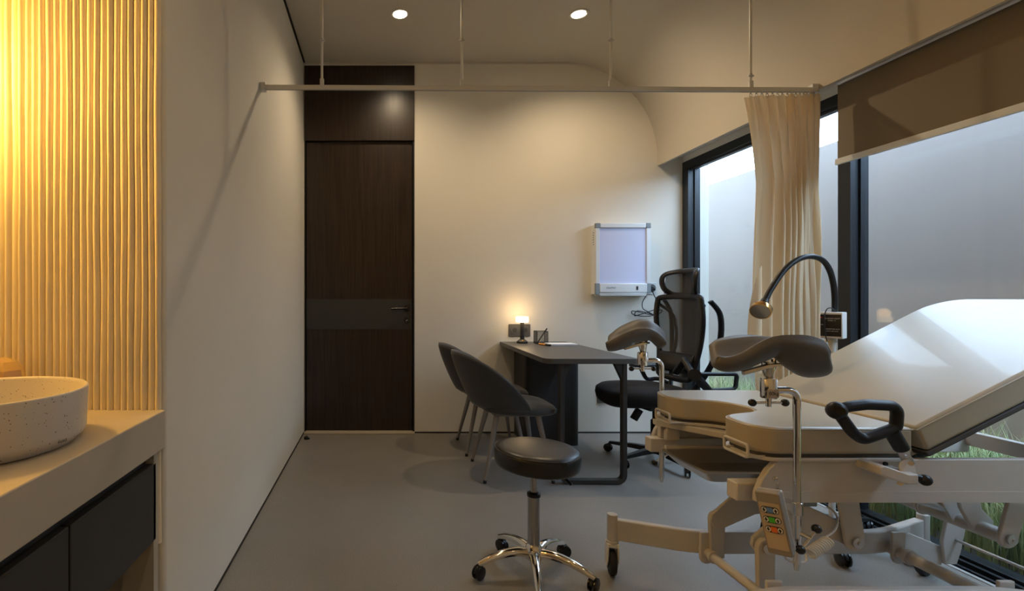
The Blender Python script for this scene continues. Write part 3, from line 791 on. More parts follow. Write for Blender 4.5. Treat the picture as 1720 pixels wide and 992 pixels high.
# backrest: frame loop + net, reclined about 8 degrees
def bp(y, z):            # local back surface, lumbar-curved
    s_ = (z-.56)/.52
    return Vector((-.165-.06*s_-.03*sin(pi*s_)+.06*(y/.22)**2, y, z))
def bw(z):
    s_ = (z-.56)/.52
    return .140+.070*min(1, s_*1.35)**.9 - .015*max(0, s_-.85)*6
outline = []
zs = [.58+.50*i/10 for i in range(11)]
right = [bp(bw(z), z) for z in zs]; left = [bp(-bw(z), z) for z in reversed(zs)]
topc = [bp(bw(1.08)*.93, 1.107), bp(bw(1.08)*.5, 1.117), bp(0, 1.119), bp(-bw(1.08)*.5, 1.117), bp(-bw(1.08)*.93, 1.107)]
botc = [bp(-.10, .562), bp(0, .556), bp(.10, .562)]
loop = spline(right+topc+left+botc, 3, closed=True)
obj('back_frame', MB().sweep(loop, [(.021*cos(2*pi*k/10), .013*sin(2*pi*k/10)) for k in range(10)], up=Vector((1,0,0)), closed=True), M['black_plastic'], oc, smooth=60)
def net(u, v):
    z = .57+.54*v; w = bw(min(z, 1.08))
    return bp((2*u-1)*w, z)+Vector((-.012*(1-(2*u-1)**2), 0, 0))
obj('back_mesh', MB().grid(net, 20, 24), M['mesh'], oc, smooth=180)
obj('lumbar_support', MB().grid(lambda u, v: bp((2*u-1)*.155, .60+.13*v)+Vector((.014+.012*sin(pi*v),0,0)), 16, 8), M['black_plastic'], oc, smooth=180, solid=.012)
# inner ribs behind the net
for s_ in (-1, 1):
    obj('back_rib', MB().sweep(spline([bp(s_*.20, 1.06)+Vector((-.02,0,0)), bp(s_*.12, .98)+Vector((-.028,0,0)), bp(s_*.095, .82)+Vector((-.03,0,0)), bp(s_*.105, .64)+Vector((-.03,0,0))], 6), [(.012*cos(2*pi*k/8), .008*sin(2*pi*k/8)) for k in range(8)], up=Vector((1,0,0))), M['black_plastic'], oc, smooth=60)
# outer rear bow
bow = spline([(-.24,.20,1.085), (-.30,.215,.99), (-.30,.205,.80), (-.25,.15,.60), (-.18,.08,.46), (-.08,.0,.385)], 6)
obj('rear_bow', MB().sweep(bow, [(.020*cos(2*pi*k/10), .012*sin(2*pi*k/10)) for k in range(10)], up=Vector((1,0,0))), M['black_plastic'], oc, smooth=60)
bow = spline([(-.24,-.20,1.085), (-.30,-.215,.99), (-.30,-.205,.80), (-.25,-.15,.60), (-.18,-.08,.46), (-.08,-.0,.385)], 6)
obj('rear_bow', MB().sweep(bow, [(.020*cos(2*pi*k/10), .012*sin(2*pi*k/10)) for k in range(10)], up=Vector((1,0,0))), M['black_plastic'], oc, smooth=60)
# headrest
def hp(y, z): return Vector((-.255+.085*(y/.15)**2-.12*(z-1.2), y, z))
hl = spline([hp(.150,1.235), hp(.135,1.275), hp(.07,1.292), hp(-.07,1.292), hp(-.135,1.275), hp(-.150,1.235), hp(-.135,1.17), hp(-.08,1.128), hp(.08,1.128), hp(.135,1.17)], 5, closed=True)
hr = obj('headrest', MB().sweep(hl, [(.022*cos(2*pi*k/10), .012*sin(2*pi*k/10)) for k in range(10)], up=Vector((1,0,0)), closed=True), M['black_plastic'], oc, smooth=60)
obj('headrest_net', MB().grid(lambda u, v: hp((2*u-1)*.14, 1.135+.15*v)+Vector((-.008,0,0)), 12, 8), M['mesh'], hr, smooth=180)
obj('headrest_stem', MB().bar(spline([(-.285,0,1.22), (-.31,0,1.14), (-.27,0,1.05)], 5), .05, .016, up=(1,0,0)), M['black_plastic'], hr, bevel=.004)
# arms: pad + looped support
def arm(sy, path, pad, nm='armrest'):
    a_ = obj(nm, MB().tube(fillet(path, .04, 6), .015, 12), M['black_plastic'], oc)
    obj('arm_pad', MB().sweep(pad, [(-.036,-.010),(.036,-.010),(.036,.004),(.028,.012),(-.028,.012),(-.036,.004)]), M['black_plastic'], a_, bevel=.003)
arm(-1, [(-.22,-.15,.50),(-.22,-.25,.52),(-.15,-.275,.50),(-.10,-.275,.595)], [Vector((-.34,-.275,.612)), Vector((-.03,-.275,.612))])
inv = oc.matrix_world.inverted() if False else (Matrix.Translation((OX,OY,0)) @ Matrix.Rotation(FA,4,'Z')).inverted()
ya = 3.10
lp_ = [inv @ W(*q, ya) for q in ((1160,628),(1180,650),(1192,655),(1235,653),(1238,628),(1185,628))]
obj('armrest', MB().tube(fillet(lp_, .025, 6, closed=True), .0125, 12, closed=True).tube([inv @ W(1167,629,ya-.03), inv @ W(1167,629,ya+.05)], .036, 18).tube([inv @ W(1167,629,ya), inv @ W(1190,655,ya)], .024, 12).tube([inv @ W(1164,629,ya+.04), inv @ W(1150,605,ya+.13), inv @ W(1135,625,ya+.22)], .022, 12), M['black_plastic'], oc)

# ------------------------------------------------------------------ exam lamp stand
EX, EY = 2.062, 2.25
el = thing('examination_lamp', 'gooseneck examination lamp on a rolling stand behind the bed', 'examination lamp', (EX, EY, 0))
obj('stand_pole', MB().tube([(EX, EY, .09), (EX, EY, .925)], .0125, 18), M['white_plastic'], el)
obj('stand_hub', MB().lathe([(0,.06),(.035,.06),(.03,.11),(0,.11)], loc=(EX, EY, 0), n=20), M['black_plastic'], el)
for k, an in enumerate((-126, -54, 18, 90, 162)):
    a = radians(an); dv = Vector((cos(a), sin(a), 0)); c0 = Vector((EX, EY, 0))
    obj('stand_leg', MB().sweep([c0+dv*.02+Vector((0,0,.088)), c0+dv*.15+Vector((0,0,.080)), c0+dv*.25+Vector((0,0,.066))], [(-.018,-.012),(.018,-.012),(.014,.010),(-.014,.010)], scale=[1,.9,.7]), M['black_plastic'], el, bevel=.002)
    caster(el, (c0+dv*.245).x, (c0+dv*.245).y, a+1.7*k+.4, r=.031, stem_top=.064, w=.012)
yb = EY-.03
bz0, bz1 = CH-(568-500)*yb/F, CH-(524-500)*yb/F
BXW, BXD = .076, .070
c_ = W(1391, 500, yb)
BM = Matrix.Translation((EX-.012, EY-.020, 0)) @ Matrix.Rotation(radians(-55), 4, 'Z')
hb = obj('control_box', MB().box(-BXW/2, BXW/2, -BXD/2, BXD/2, bz0, bz1, BM), M['white_plastic'], el, bevel=.003)
obj('label_plate', MB().box(-BXW/2+.001, BXW/2-.004, -BXD/2-.0015, -BXD/2+.001, bz0+.010, bz1-.010, BM), M['black_label'], hb, bevel=.0006)
def tl(nm, s_, u, v, size, m='white_ink'):
    lettering(nm, s_, size, BM @ Matrix.Translation((u, -BXD/2-.0018, bz0+(bz1-bz0)*v)) @ FR, M[m], hb, ext=.0001)
tl('label_lettering', 'KS-EXAM LIGHT', .004, .76, .0075)
tl('label_lettering', 'MODEL 1 2', .002, .68, .0055)
tl('label_lettering', 'ADAPTOR 4.5 V', .006, .36, .0068)
tl('label_lettering', 'INPUT 220V 50HZ', .004, .28, .0052)
tl('label_lettering', 'ON', -.031, .52, .0055)
obj('label_emblem', MB().prism([(-.036, bz0+.098), (-.029, bz0+.094), (-.036, bz0+.090)], -BXD/2-.0022, -BXD/2-.0014, M=BM), M['red_ink'], hb)
obj('pole_clamp', MB().lathe([(0,0),(.022,0),(.022,.012),(.017,.02),(0,.02)], loc=(EX-.004, EY, bz0-.020), n=20), M['steel'], el)
gz = [(1402,525),(1402,500),(1400,478),(1394,455),(1383,438),(1367,431),(1350,432),(1333,440),(1316,455),(1303,473),(1292,491),(1284,507)]
gp = [W(x, y, EY-.0-.012*i) for i, (x, y) in enumerate(gz)]
ctl = spline(gp, 6)
obj('gooseneck', MB().tube(ctl, .0115, 16), M['black_plastic'], el)
hd = gp[-1]; dr = (W(1274,530,EY-.185)-hd).normalized()
q = dr.to_track_quat('Z', 'Y').to_matrix().to_4x4()
MH = Matrix.Translation(hd) @ q
s1 = obj('lamp_head', MB().lathe([(0,-.012),(.015,-.012),(.0155,.008),(.018,.010),(.018,.016),(.0165,.018),(.020,.028),(.030,.040),(.036,.046),(.0355,.049),(.022,.044),(0,.044)], M=MH, n=28), M['black_plastic'], el)
obj('lens_ring', MB().lathe([(.0365,.046),(.0385,.050),(.0385,.072),(.035,.072),(.034,.050)], M=MH, n=32, closed=True), M['brass'], s1)
obj('reflector', MB().lathe([(.0345,.071),(.030,.060),(.020,.0505),(.006,.0475),(0,.047)], M=MH, n=16), M['reflector'], s1, smooth=10)
obj('bulb', MB().lathe([(0,.047),(.006,.048),(.006,.060),(0,.064)], M=MH, n=14), M['white_plastic'], s1)
obj('lamp_wire', MB().tube(spline([W(1402,521,yb-.006), W(1396,517,yb-.012), W(1389,519,yb-.012), W(1385,530,yb-.01), W(1385,548,yb-.010), W(1387,565,yb-.010), W(1389,572,yb)], 6), .0022, 8), M['rubber'], el)

# ------------------------------------------------------------------ EXAMINATION BED
bd = thing('examination_bed', 'beige gynaecological examination bed on a cream steel frame with raised backrest', 'examination bed', (1.65, 1.70, 0))
ZT = .724
outl = [(1.575,2.063),(1.30,2.063),(1.19,2.060),(1.150,2.040),(1.128,1.99),(1.121,1.927),(1.151,1.881),(1.216,1.859),(1.262,1.830),(1.290,1.785),(1.300,1.74),(1.290,1.70),(1.255,1.672),(1.205,1.655),(1.150,1.632),(1.122,1.595),(1.117,1.53),(1.130,1.487),(1.165,1.460),(1.23,1.457),(1.575,1.457)]
cur = [(p.x, p.y) for p in spline([(x, y, 0) for x, y in outl[1:-1]], 5)]
poly = [outl[0]]+cur+[outl[-1]]
obj_s = obj('seat_cushion', MB().prism(poly, .644, ZT, 'Z'), M['leather'], bd, bevel=.011, seg=4, smooth=60)
def inset(poly, d):
    n = len(poly); out = []
    for i in range(n):
        a, b_, c_ = Vector(poly[i-1]), Vector(poly[i]), Vector(poly[(i+1) % n])
        t_ = (c_-a).normalized(); out.append(tuple(b_+Vector((-t_.y, t_.x))*d))
    return out
obj('seam_piping', MB().tube([(x, y, ZT-.006) for x, y in inset(poly, .0015)], .0022, 6, closed=True), M['leather'], obj_s)
obj('cushion_board', MB().prism(inset(poly, .010), .633, .6445, 'Z'), M['board'], bd)
obj('edge_trim', MB().prism(inset(poly, -.002), .624, .634, 'Z'), M['cream'], bd, bevel=.002)
# backrest
TH = atan2(.38, .75)
LB = .845
MBk = Matrix.Translation((1.582, 0, ZT)) @ Matrix.Rotation(-TH, 4, 'Y')
pl_ = [(0, 1.457), (0, 2.063)][::-1]
bpoly = [(0.0,1.457)]+arc(LB-.11, 1.457+.11, .11, -90, 0, 8)+arc(LB-.11, 2.063-.11, .11, 0, 90, 8)+[(0.0,2.063)]
bk = obj('backrest_cushion', MB().prism(bpoly, -.080, 0, 'Z', M=MBk), M['leather'], bd, bevel=.011, seg=4, smooth=60)
obj('seam_piping', MB().tube([MBk @ Vector((x, y, -.007)) for x, y in inset(bpoly, -.001)], .0022, 6, closed=True), M['leather'], bk)
obj('backing_board', MB().prism([(x-.004 if x < .01 else x, y) for x, y in bpoly], -.096, -.080, 'Z', M=MBk), M['board'], bk, bevel=.004)
# side panels (cream covers) near and far
def side_panel(ya_, yb_, lip):
    a = [(1.120,.500),(1.122,.530),(1.135,.565),(1.155,.597),(1.178,.620),(1.19,.628),(2.36,.628),(2.36,.500)]
    s_ = obj('side_panel', MB().prism(a, ya_, yb_), M['cream'], bd, bevel=.003)
    y2 = ya_-.0015 if lip < 0 else yb_+.0015
    obj('panel_lip', MB().box(1.16, 2.36, min(y2, y2-.002*lip), max(y2, y2-.002*lip), .5005, .533), M['cream'], s_)
    for x in (1.172, 1.5):
        obj('bolt', MB().lathe([(0,0),(.007,0),(.0065,.004),(0,.005)], M=Matrix.Translation((x, ya_ if lip < 0 else yb_, .572 if x < 1.3 else .615)) @ Matrix.Rotation(pi/2 if lip < 0 else -pi/2, 4, 'X'), n=12), M['chrome'] if x < 1.3 else M['rubber'], s_)
side_panel(1.466, 1.486, -1); side_panel(2.030, 2.050, 1)
for y in (1.50, 1.975):
    obj('frame_tube', MB().box(1.085, 2.36, y, y+.045, .490, .545), M['cream'], bd, bevel=.004)
    obj('frame_plate', MB().box(1.26 if y < 1.7 else 1.13, 1.58, y+.01, y+.035, .545, .625), M['cream'], bd, bevel=.003)
obj('end_cross_bar', MB().box(2.345, 2.375, 1.486, 2.03, .52, .575), M['cream'], bd, bevel=.003)
obj('middle_cross_bar', MB().box(1.60, 1.64, 1.54, 1.98, .50, .55), M['cream'], bd, bevel=.003)
obj('seat_bracket', MB().prism([(1.10,1.99),(1.10,1.96),(1.30,1.70),(1.55,1.56),(1.55,1.60),(1.33,1.74)], .600, .623, 'Z'), M['cream'], bd, bevel=.003)
obj('pivot_bracket', MB().prism([(1.13,.545),(1.185,.545),(1.185,.585),(1.165,.60),(1.14,.598),(1.13,.58)], 1.945, 1.965), M['cream'], bd, bevel=.004)
# backrest lever under the cushion
obj('backrest_lever', MB().prism([(1.58,.628),(1.62,.628),(2.02,.80),(2.02,.82),(1.66,.66),(1.58,.645)], 1.50, 1.515), M['cream'], bd, bevel=.003)
obj('backrest_lever', MB().prism([(1.58,.628),(1.62,.628),(2.02,.80),(2.02,.82),(1.66,.66),(1.58,.645)], 1.99, 2.005), M['cream'], bd, bevel=.003)
# tray
tx0, tx1, ty0, ty1, tz = 1.098, 1.56, 1.665, 1.925, .520
sec = [((tx0,tx1,ty0,ty1), tz), ((tx0+.012,tx1-.012,ty0+.012,ty1-.012), tz), ((tx0+.035,tx1-.035,ty0+.03,ty1-.03), tz-.055)]
def ringp(bb, z, r=.012): return [(x, y, z) for x, y in rrect(*bb, r, 4)]
R1 = [ringp((tx0,tx1,ty0,ty1), tz-.006), ringp((tx0,tx1,ty0,ty1), tz, .012), ringp((tx0+.010,tx1-.010,ty0+.010,ty1-.010), tz), ringp((tx0+.020,tx1-.020,ty0+.018,ty1-.018), tz-.012), ringp((tx0+.045,tx1-.045,ty0+.040,ty1-.040), tz-.042, .02), ringp((tx0+.06,tx1-.06,ty0+.055,ty1-.055), tz-.045, .02)]
R2 = [ringp((tx0+.06,tx1-.06,ty0+.055,ty1-.055), tz-.048, .02), ringp((tx0+.040,tx1-.040,ty0+.036,ty1-.036), tz-.046, .02), ringp((tx0+.006,tx1-.006,ty0+.004,ty1-.004), tz-.010)]
rings = R1+R2; m_ = len(rings[0]); vs = [p for r_ in rings for p in r_]; fs = []
for i in range(len(rings)):
    j = (i+1) % len(rings)
    if i == len(R1)-1: continue
    for q_ in range(m_):
        w_ = (q_+1) % m_; fs.append((i*m_+q_, i*m_+w_, j*m_+w_, j*m_+q_))
fs.append(tuple((len(R1)-1)*m_+q_ for q_ in range(m_))); fs.append(tuple(len(R1)*m_+q_ for q_ in range(m_)))
tr = obj('drain_tray', MB().add(vs, fs), M['steel'], bd, smooth=30)
for y in (ty0-.008, ty1+.008):
    obj('tray_runner', MB().box(1.12 if y > 1.8 else 1.36, 1.60, y-.006, y+.006, .505, .530).box(1.50, 1.52, y-.004, y+.004, .528, .60), M['cream'], tr)
# paper roll holders
def holder(y0, y1):
    p_ = [(1.145,y0,.632),(1.095,y0,.632),(1.095,y0,.668),(1.095,y1,.668),(1.095,y1,.632),(1.145,y1,.632)]
    p_ = [(1.10,y0,.630),(1.10,y0,.668),(1.10,y1,.668),(1.10,y1,.630)]
    obj('paper_holder', MB().tube(fillet(p_, .010, 5, closed=True), .0042, 10, closed=True).tube([(1.10,y0,.634),(1.15,y0,.634)], .0042, 8).tube([(1.10,y1,.634),(1.15,y1,.634)], .0042, 8), M['cream'], bd)
holder(1.475, 1.575); holder(1.872, 1.965)
# base
def base_beam(yc, ye):
    pth = [Vector(p) for p in ((.945,ye,.186),(1.20,yc,.182),(1.90,yc,.182),(2.155,ye,.186))]
    b_ = obj('base_beam', MB().bar(fillet(pth, .08, 8), .030, .082), M['cream'], bd, bevel=.004)
    for x in (.93, 2.17):
        obj('end_post', MB().tube([(x,ye,.140),(x,ye,.246)], .0195, 20).tube([(x,ye,.130),(x,ye,.142)], .023, 20), M['cream'], b_, bevel=.002)
base_beam(1.877, 1.972); base_beam(1.506, 1.405)
def bed_caster(x, y, ang, fork):
    MM = Matrix.Translation((x, y, 0)) @ Matrix.Rotation(ang, 4, 'Z')
    mb = MB(); r_ = .052
    for s_ in (-1, 1):
        pr = [(-.024,.134),(.024,.134),(.034,.10),(.032,.06),(.018,.030),(.002,.030),(-.022,.065),(-.028,.10)]
        mb.prism(pr, s_*.019-.003, s_*.019+.003, 'Y', M=MM)
    mb.box(-.022, .022, -.021, .021, .118, .134, MM)
    c_ = obj('caster', mb, M['white_plastic'] if fork else M['black_plastic'], bd, bevel=.004)
    obj('wheel', MB().lathe([(0,-.013),(.036,-.013),(.048,-.012),(r_,-.006),(r_,.006),(.048,.012),(.036,.013),(0,.013)], M=MM @ Matrix.Translation((.010,0,r_)) @ Matrix.Rotation(pi/2, 4, 'X'), n=36), M['rubber'], c_)
bed_caster(.93, 1.972, radians(75), True); bed_caster(2.17, 1.972, radians(20), False)
bed_caster(.93, 1.405, radians(100), True); bed_caster(2.17, 1.405, radians(60), True)
for x, r_ in ((1.222, .016), (1.937, .021)):
    ct = obj('cross_tube', MB().tube([(x,1.506,.160),(x,1.877,.160)], r_, 20).tube([(x,1.80,.160),(x,1.812,.160)], r_+.006, 20), M['cream'], bd)
    for y in (1.862-.020, 1.506+.020):
        obj('tube_bracket', MB().prism([(x-.028,.235),(x+.020,.235),(x+.020,.150)]+arc(x-.004,.142,.024,0,-180,8)+[(x-.028,.150)], y-.006, y+.006), M['cream'], ct, bevel=.003)
MYn = Matrix.Rotation(pi/2, 4, 'X')
def pivot(x, y, z, par, r_=.017):
    obj('pivot_bolt', MB().lathe([(0,0),(r_,0),(r_,.004),(.006,.005),(.005,.009),(0,.009)], M=Matrix.Translation((x, y, z)) @ MYn, n=24), M['alu'], par)
for yy, xx, zz in ((1.60, 1.249, .302), (1.835, 1.252, .290)):
    p_ = obj('lift_post', MB().prism([(xx-.024,.145),(xx+.024,.145)]+arc(xx, zz, .028, 0, 180, 8), yy-.009, yy+.009), M['cream'], bd, bevel=.002)
    pivot(xx, yy-.016, zz, p_)
# boomerang lift arms
def lift_arm(yy, dx, dz):
    pts = [(1.215,.300),(1.220,.325),(1.30,.395),(1.345,.432),(1.40,.428),(1.47,.395),(1.555,.345),(1.560,.310),(1.535,.292),(1.50,.312),(1.44,.330),(1.38,.325),(1.26,.272),(1.235,.272)]
    a_ = obj('lift_arm', MB().prism([(x+dx, z+dz) for x, z in pts], yy, yy+.012), M['cream'], bd, bevel=.003)
    return a_
a_ = lift_arm(1.612, 0, 0); lift_arm(1.812, .0, -.012)
for yy in (1.590, 1.835):
    for x_t, x_b, zb in ((1.500, 1.528, .325), (2.065, 2.020, .335)):
        w = .034
        pts = [(x_t-w,.50),(x_t+w,.50)]+[(x_b+w*.95*cos(radians(a)), zb+w*.95*sin(radians(a))) for a in range(0, -181, -20)]
        l_ = obj('hanger_link', MB().prism(pts, yy-.006, yy+.006), M['cream'], bd, bevel=.004)
        pivot(x_b, yy-.012, zb, l_)
obj('torsion_tube', MB().tube([(2.02,1.597,.335),(2.02,1.93,.335)], .024, 20), M['cream'], bd)
obj('torsion_bracket', MB().prism([(1.93,.49),(1.95,.40),(1.99,.33),(2.05,.31),(2.06,.36),(2.02,.40),(2.00,.49)], 1.655, 1.667).prism([(1.93,.49),(1.95,.40),(1.99,.33),(2.05,.31),(2.06,.36),(2.02,.40),(2.00,.49)], 1.715, 1.727), M['cream'], bd, bevel=.003)
a2 = obj('lift_arm', MB().prism([(2.105,.115),(2.15,.115),(2.165,.16),(2.20,.33),(2.215,.42),(2.15,.44),(2.125,.34),(2.095,.20)], 1.838, 1.850), M['cream'], bd, bevel=.004)
a3 = obj('gusset_plate', MB().prism([(1.93,.215),(1.99,.225),(2.11,.175),(2.11,.105),(2.06,.110),(1.95,.150)], 1.852, 1.860), M['cream'], bd, bevel=.003)
obj('tie_rod', MB().tube([(2.146,1.45,.207),(2.146,1.846,.207)], .0055, 10), M['cream'], bd)
obj('actuator', MB().tube([(1.42,1.73,.455),(1.70,1.73,.455)], .036, 20).box(1.335,1.43,1.69,1.77,.40,.485), M['black_plastic'], bd, bevel=.004)
obj('actuator_rod', MB().tube([(1.70,1.73,.455),(2.02,1.73,.36)], .013, 16), M['alu'], bd)
obj('backrest_actuator', MB().tube([(1.72,1.76,.50),(1.95,1.76,.58)], .030, 18).box(1.62,1.72,1.72,1.80,.46,.53), M['black_plastic'], bd, bevel=.004)
obj('backrest_actuator_rod', MB().tube([(1.95,1.76,.58),(2.14,1.76,.70)], .012, 14), M['alu'], bd)
obj('motor_box', MB().box(1.375,1.42,1.60,1.66,.43,.485), M['corner_grey'], bd, bevel=.004)
# leg supports
def leg_support(yy, padf, sgn):
    x = 1.20
    pth = fillet([(x,yy,.345),(x,yy,.842),(x-.065,yy,.842)], .052, 10)
    ps = obj('leg_support', MB().tube(pth, .0098, 18).tube([(x,yy,.325),(x,yy,.347)], .0098, 16, scale=[.55, 1]), M['chrome'], bd)
    cxx = x-.081
    obj('clamp_cylinder', MB().lathe([(0,0),(.0195,0),(.0205,.003),(.0205,.054),(.0195,.057),(0,.057)], loc=(cxx, yy, .820), n=28), M['chrome'], ps)
    obj('ball_stem', MB().lathe([(0,.874),(.008,.874),(.017,.905),(.018,.925),(0,.925)], loc=(cxx, yy, 0), n=20).tube([(cxx+.008,yy,.876),(cxx+.018,yy+.004,.93)], .006, 10), M['chrome'], ps)
    obj('release_lever', MB().prism([(cxx-.085,.888),(cxx-.010,.908),(cxx+.02,.914),(cxx+.02,.922),(cxx-.014,.920),(cxx-.088,.900)], yy-.022, yy-.010), M['chrome'], ps, bevel=.002)
    kb = obj('locking_handle', MB().tube([(cxx-.042,yy,.806),(cxx+.042,yy,.806)], .0038, 10).tube([(cxx,yy,.795),(cxx,yy,.822)], .0072, 14), M['chrome'], ps)
    for s_ in (-1, 1): obj('handle_ball', MB().ball((cxx+s_*.047,yy,.806), .0108), M['gloss_black'], kb)
    # clamp on the side frame
    yo = yy+.012*sgn
    cl = obj('rail_clamp', MB().tube([(x,yy,.485),(x,yy,.522)], .0150, 18).box(x-.014,x+.014,min(yy,yy+.045*sgn),max(yy,yy+.045*sgn),.492,.514), M['chrome'], ps, bevel=.002)
    c2_ = obj('tee_handle', MB().tube([(x,yy,.435),(x+.022,yy-.02*sgn,.425)], .007, 12).tube([(x-.012,yy-.028*sgn,.400),(x+.045,yy-.012*sgn,.447)], .0042, 10), M['chrome'], ps)
    obj('handle_ball', MB().ball((x-.014,yy-.028*sgn,.398), .0125), M['gloss_black'], c2_)
    obj('handle_ball', MB().ball((x+.046,yy-.012*sgn,.449), .0125), M['gloss_black'], c2_)
    # padded trough, lofted through near rim / bottom / far rim
    st_ = padf
    def cs(i, t):
        a, b_, c_ = st_[i]
        a, b_, c_ = Vector(a), Vector(b_), Vector(c_)
        # rounded U through three points
        m0 = b_
        ctl_ = m0*2-(a+c_)*.5
        return a*(1-t)**2+ctl_*2*t*(1-t)+c_*t*t
    NS = 33; NT = 13
    def f(u, v):
        q_ = u*(len(st_)-1); i = min(int(q_), len(st_)-2); tt = q_-i
        p = [cs(max(i-1, 0), v), cs(i, v), cs(i+1, v), cs(min(i+2, len(st_)-1), v)]
        return .5*((2*p[1])+(p[2]-p[0])*tt+(2*p[0]-5*p[1]+4*p[2]-p[3])*tt*tt+(3*p[1]-p[0]-3*p[2]+p[3])*tt**3)
    # close into a thick rounded pad
    G = [[f(i/(NS-1), j/(NT-1)) for j in range(NT)] for i in range(NS)]
    mb = MB(); th = .0185
    Nn = [[None]*NT for _ in range(NS)]
    for i in range(NS):
        for j in range(NT):
            du = G[min(i+1, NS-1)][j]-G[max(i-1, 0)][j]; dv = G[i][min(j+1, NT-1)]-G[i][max(j-1, 0)]
            Nn[i][j] = du.cross(dv).normalized()
    vs = []
    for s_ in (1, -1):
        for i in range(NS):
            for j in range(NT):
                u, v = i/(NS-1), j/(NT-1)
                k_ = sqrt(max(0, 1-abs(2*u-1)**12))*sqrt(max(0, 1-abs(2*v-1)**8))
                vs.append(G[i][j]+Nn[i][j]*s_*th*(.0+1.0*k_))
    o = NS*NT; fs = []
    for i in range(NS-1):
        for j in range(NT-1):
            a, b_, c_, d_ = i*NT+j, (i+1)*NT+j, (i+1)*NT+j+1, i*NT+j+1
            fs += [(a, b_, c_, d_), (o+d_, o+c_, o+b_, o+a)]
    mb.add(vs, fs)
    import bmesh
    ob = obj('leg_pad', mb, M['padgrey'], ps, smooth=180)
    bm = bmesh.new(); bm.from_mesh(ob.data); bmesh.ops.remove_doubles(bm, verts=bm.verts, dist=.0004); bmesh.ops.recalc_face_normals(bm, faces=bm.faces); bm.to_mesh(ob.data); bm.free()
    return ps, cxx
yn = 1.42
def st3(near, bot, far, y0, y1, y2): return (W(*near, y0), W(*bot, y1), W(*far, y2))
near_pad = [
 st3((1204,600),(1196,604),(1190,580), yn-.070, yn-.000, yn+.095),
 st3((1222,602),(1214,610),(1203,570), yn-.078, yn-.005, yn+.100),
 st3((1250,593),(1244,608),(1232,563), yn-.080, yn, yn+.100),
 st3((1280,574),(1276,597),(1268,562), yn-.080, yn, yn+.100),
 st3((1305,564),(1302,590),(1298,567), yn-.080, yn, yn+.095),
 st3((1330,562),(1326,608),(1322,572), yn-.085, yn+.0, yn+.090),
 st3((1358,563),(1350,622),(1346,574), yn-.085, yn+.0, yn+.085),
 st3((1384,572),(1378,622),(1371,580), yn-.082, yn+.0, yn+.083),
 st3((1396,590),(1392,615),(1385,595), yn-.075, yn, yn+.075)]
ps, cxx = leg_support(yn, near_pad, 1)
obj('load_label', MB().box(cxx-.0205, cxx+.013, yn-.0225, yn-.0195, .824, .848), M['label'], ps, bevel=.003)
lettering('label_lettering', '00kg', .0145, Matrix.Translation((cxx-.003, yn-.0229, .836)) @ FR, M['ink'], ps, ext=.0002)
yf_ = 2.10
far_pad = [
 st3((1018,578),(1019,582),(1024,566), yf_-.09, yf_, yf_+.09),
 st3((1030,570),(1032,581),(1034,553), yf_-.095, yf_, yf_+.095),
 st3((1050,559),(1052,575),(1054,542), yf_-.10, yf_, yf_+.10),
 st3((1072,552),(1074,566),(1073,536), yf_-.10, yf_, yf_+.10),
 st3((1093,553),(1093,564),(1092,538), yf_-.10, yf_, yf_+.10),
 st3((1110,564),(1108,576),(1107,549), yf_-.095, yf_, yf_+.095),
 st3((1118,578),(1113,582),(1115,565), yf_-.09, yf_, yf_+.09)]
leg_support(yf_, far_pad, -1)
# hand grip
yh = 1.405
lpx = [(1406,690),(1422,683),(1455,679),(1499,681),(1507,690),(1505,718),(1480,727),(1449,738),(1432,726)]
hg = obj('hand_grip', MB().tube(fillet([W(x, y, yh) for x, y in lpx], .012, 4, closed=True), .0150, 14, closed=True).ball(W(1405,689,yh), .025, 18).tube([W(1496,722,yh), W(1514,752,yh+.01)], .0185, 14), M['black_plastic'], bd)
obj('grip_end_cap', MB().tube([W(1412,690,yh-.018), W(1412,690,yh-.028)], .011, 16), M['gloss_black'], hg)
obj('grip_sleeve', MB().tube([W(1510,747,yh+.01), W(1526,776,yh+.02)], .0165, 4), M['alu'], hg, bevel=.002)
q1 = [W(x, y, yh) for x, y in ((1514,785),(1516,778),(1523,773),(1532,771),(1538,776),(1545,803),(1520,803))]
obj('pivot_plate', MB().prism([(p.x, p.z) for p in q1], yh+.005, yh+.010), M['white_plastic'], hg, bevel=.002)
q2 = [W(x, y, yh) for x, y in ((1469,781),(1478,779),(1518,793),(1534,793),(1534,810),(1516,811),(1469,794))]
obj('support_arm', MB().prism([(p.x, p.z) for p in q2], yh-.015, yh+.062), M['cream'], hg, bevel=.004)
kn = obj('locking_knob', MB().tube([W(1534,800,yh), W(1552,805,yh-.01)], .010, 14).ball(W(1554,806,yh-.01), .0155, 16), M['black_plastic'], hg)
obj('bolt', MB().tube([W(1530,778,yh), W(1530,778,yh-.006)], .0065, 10).tube([W(1512,811,yh), W(1512,811,yh+.02)], .007, 10), M['chrome'], hg)
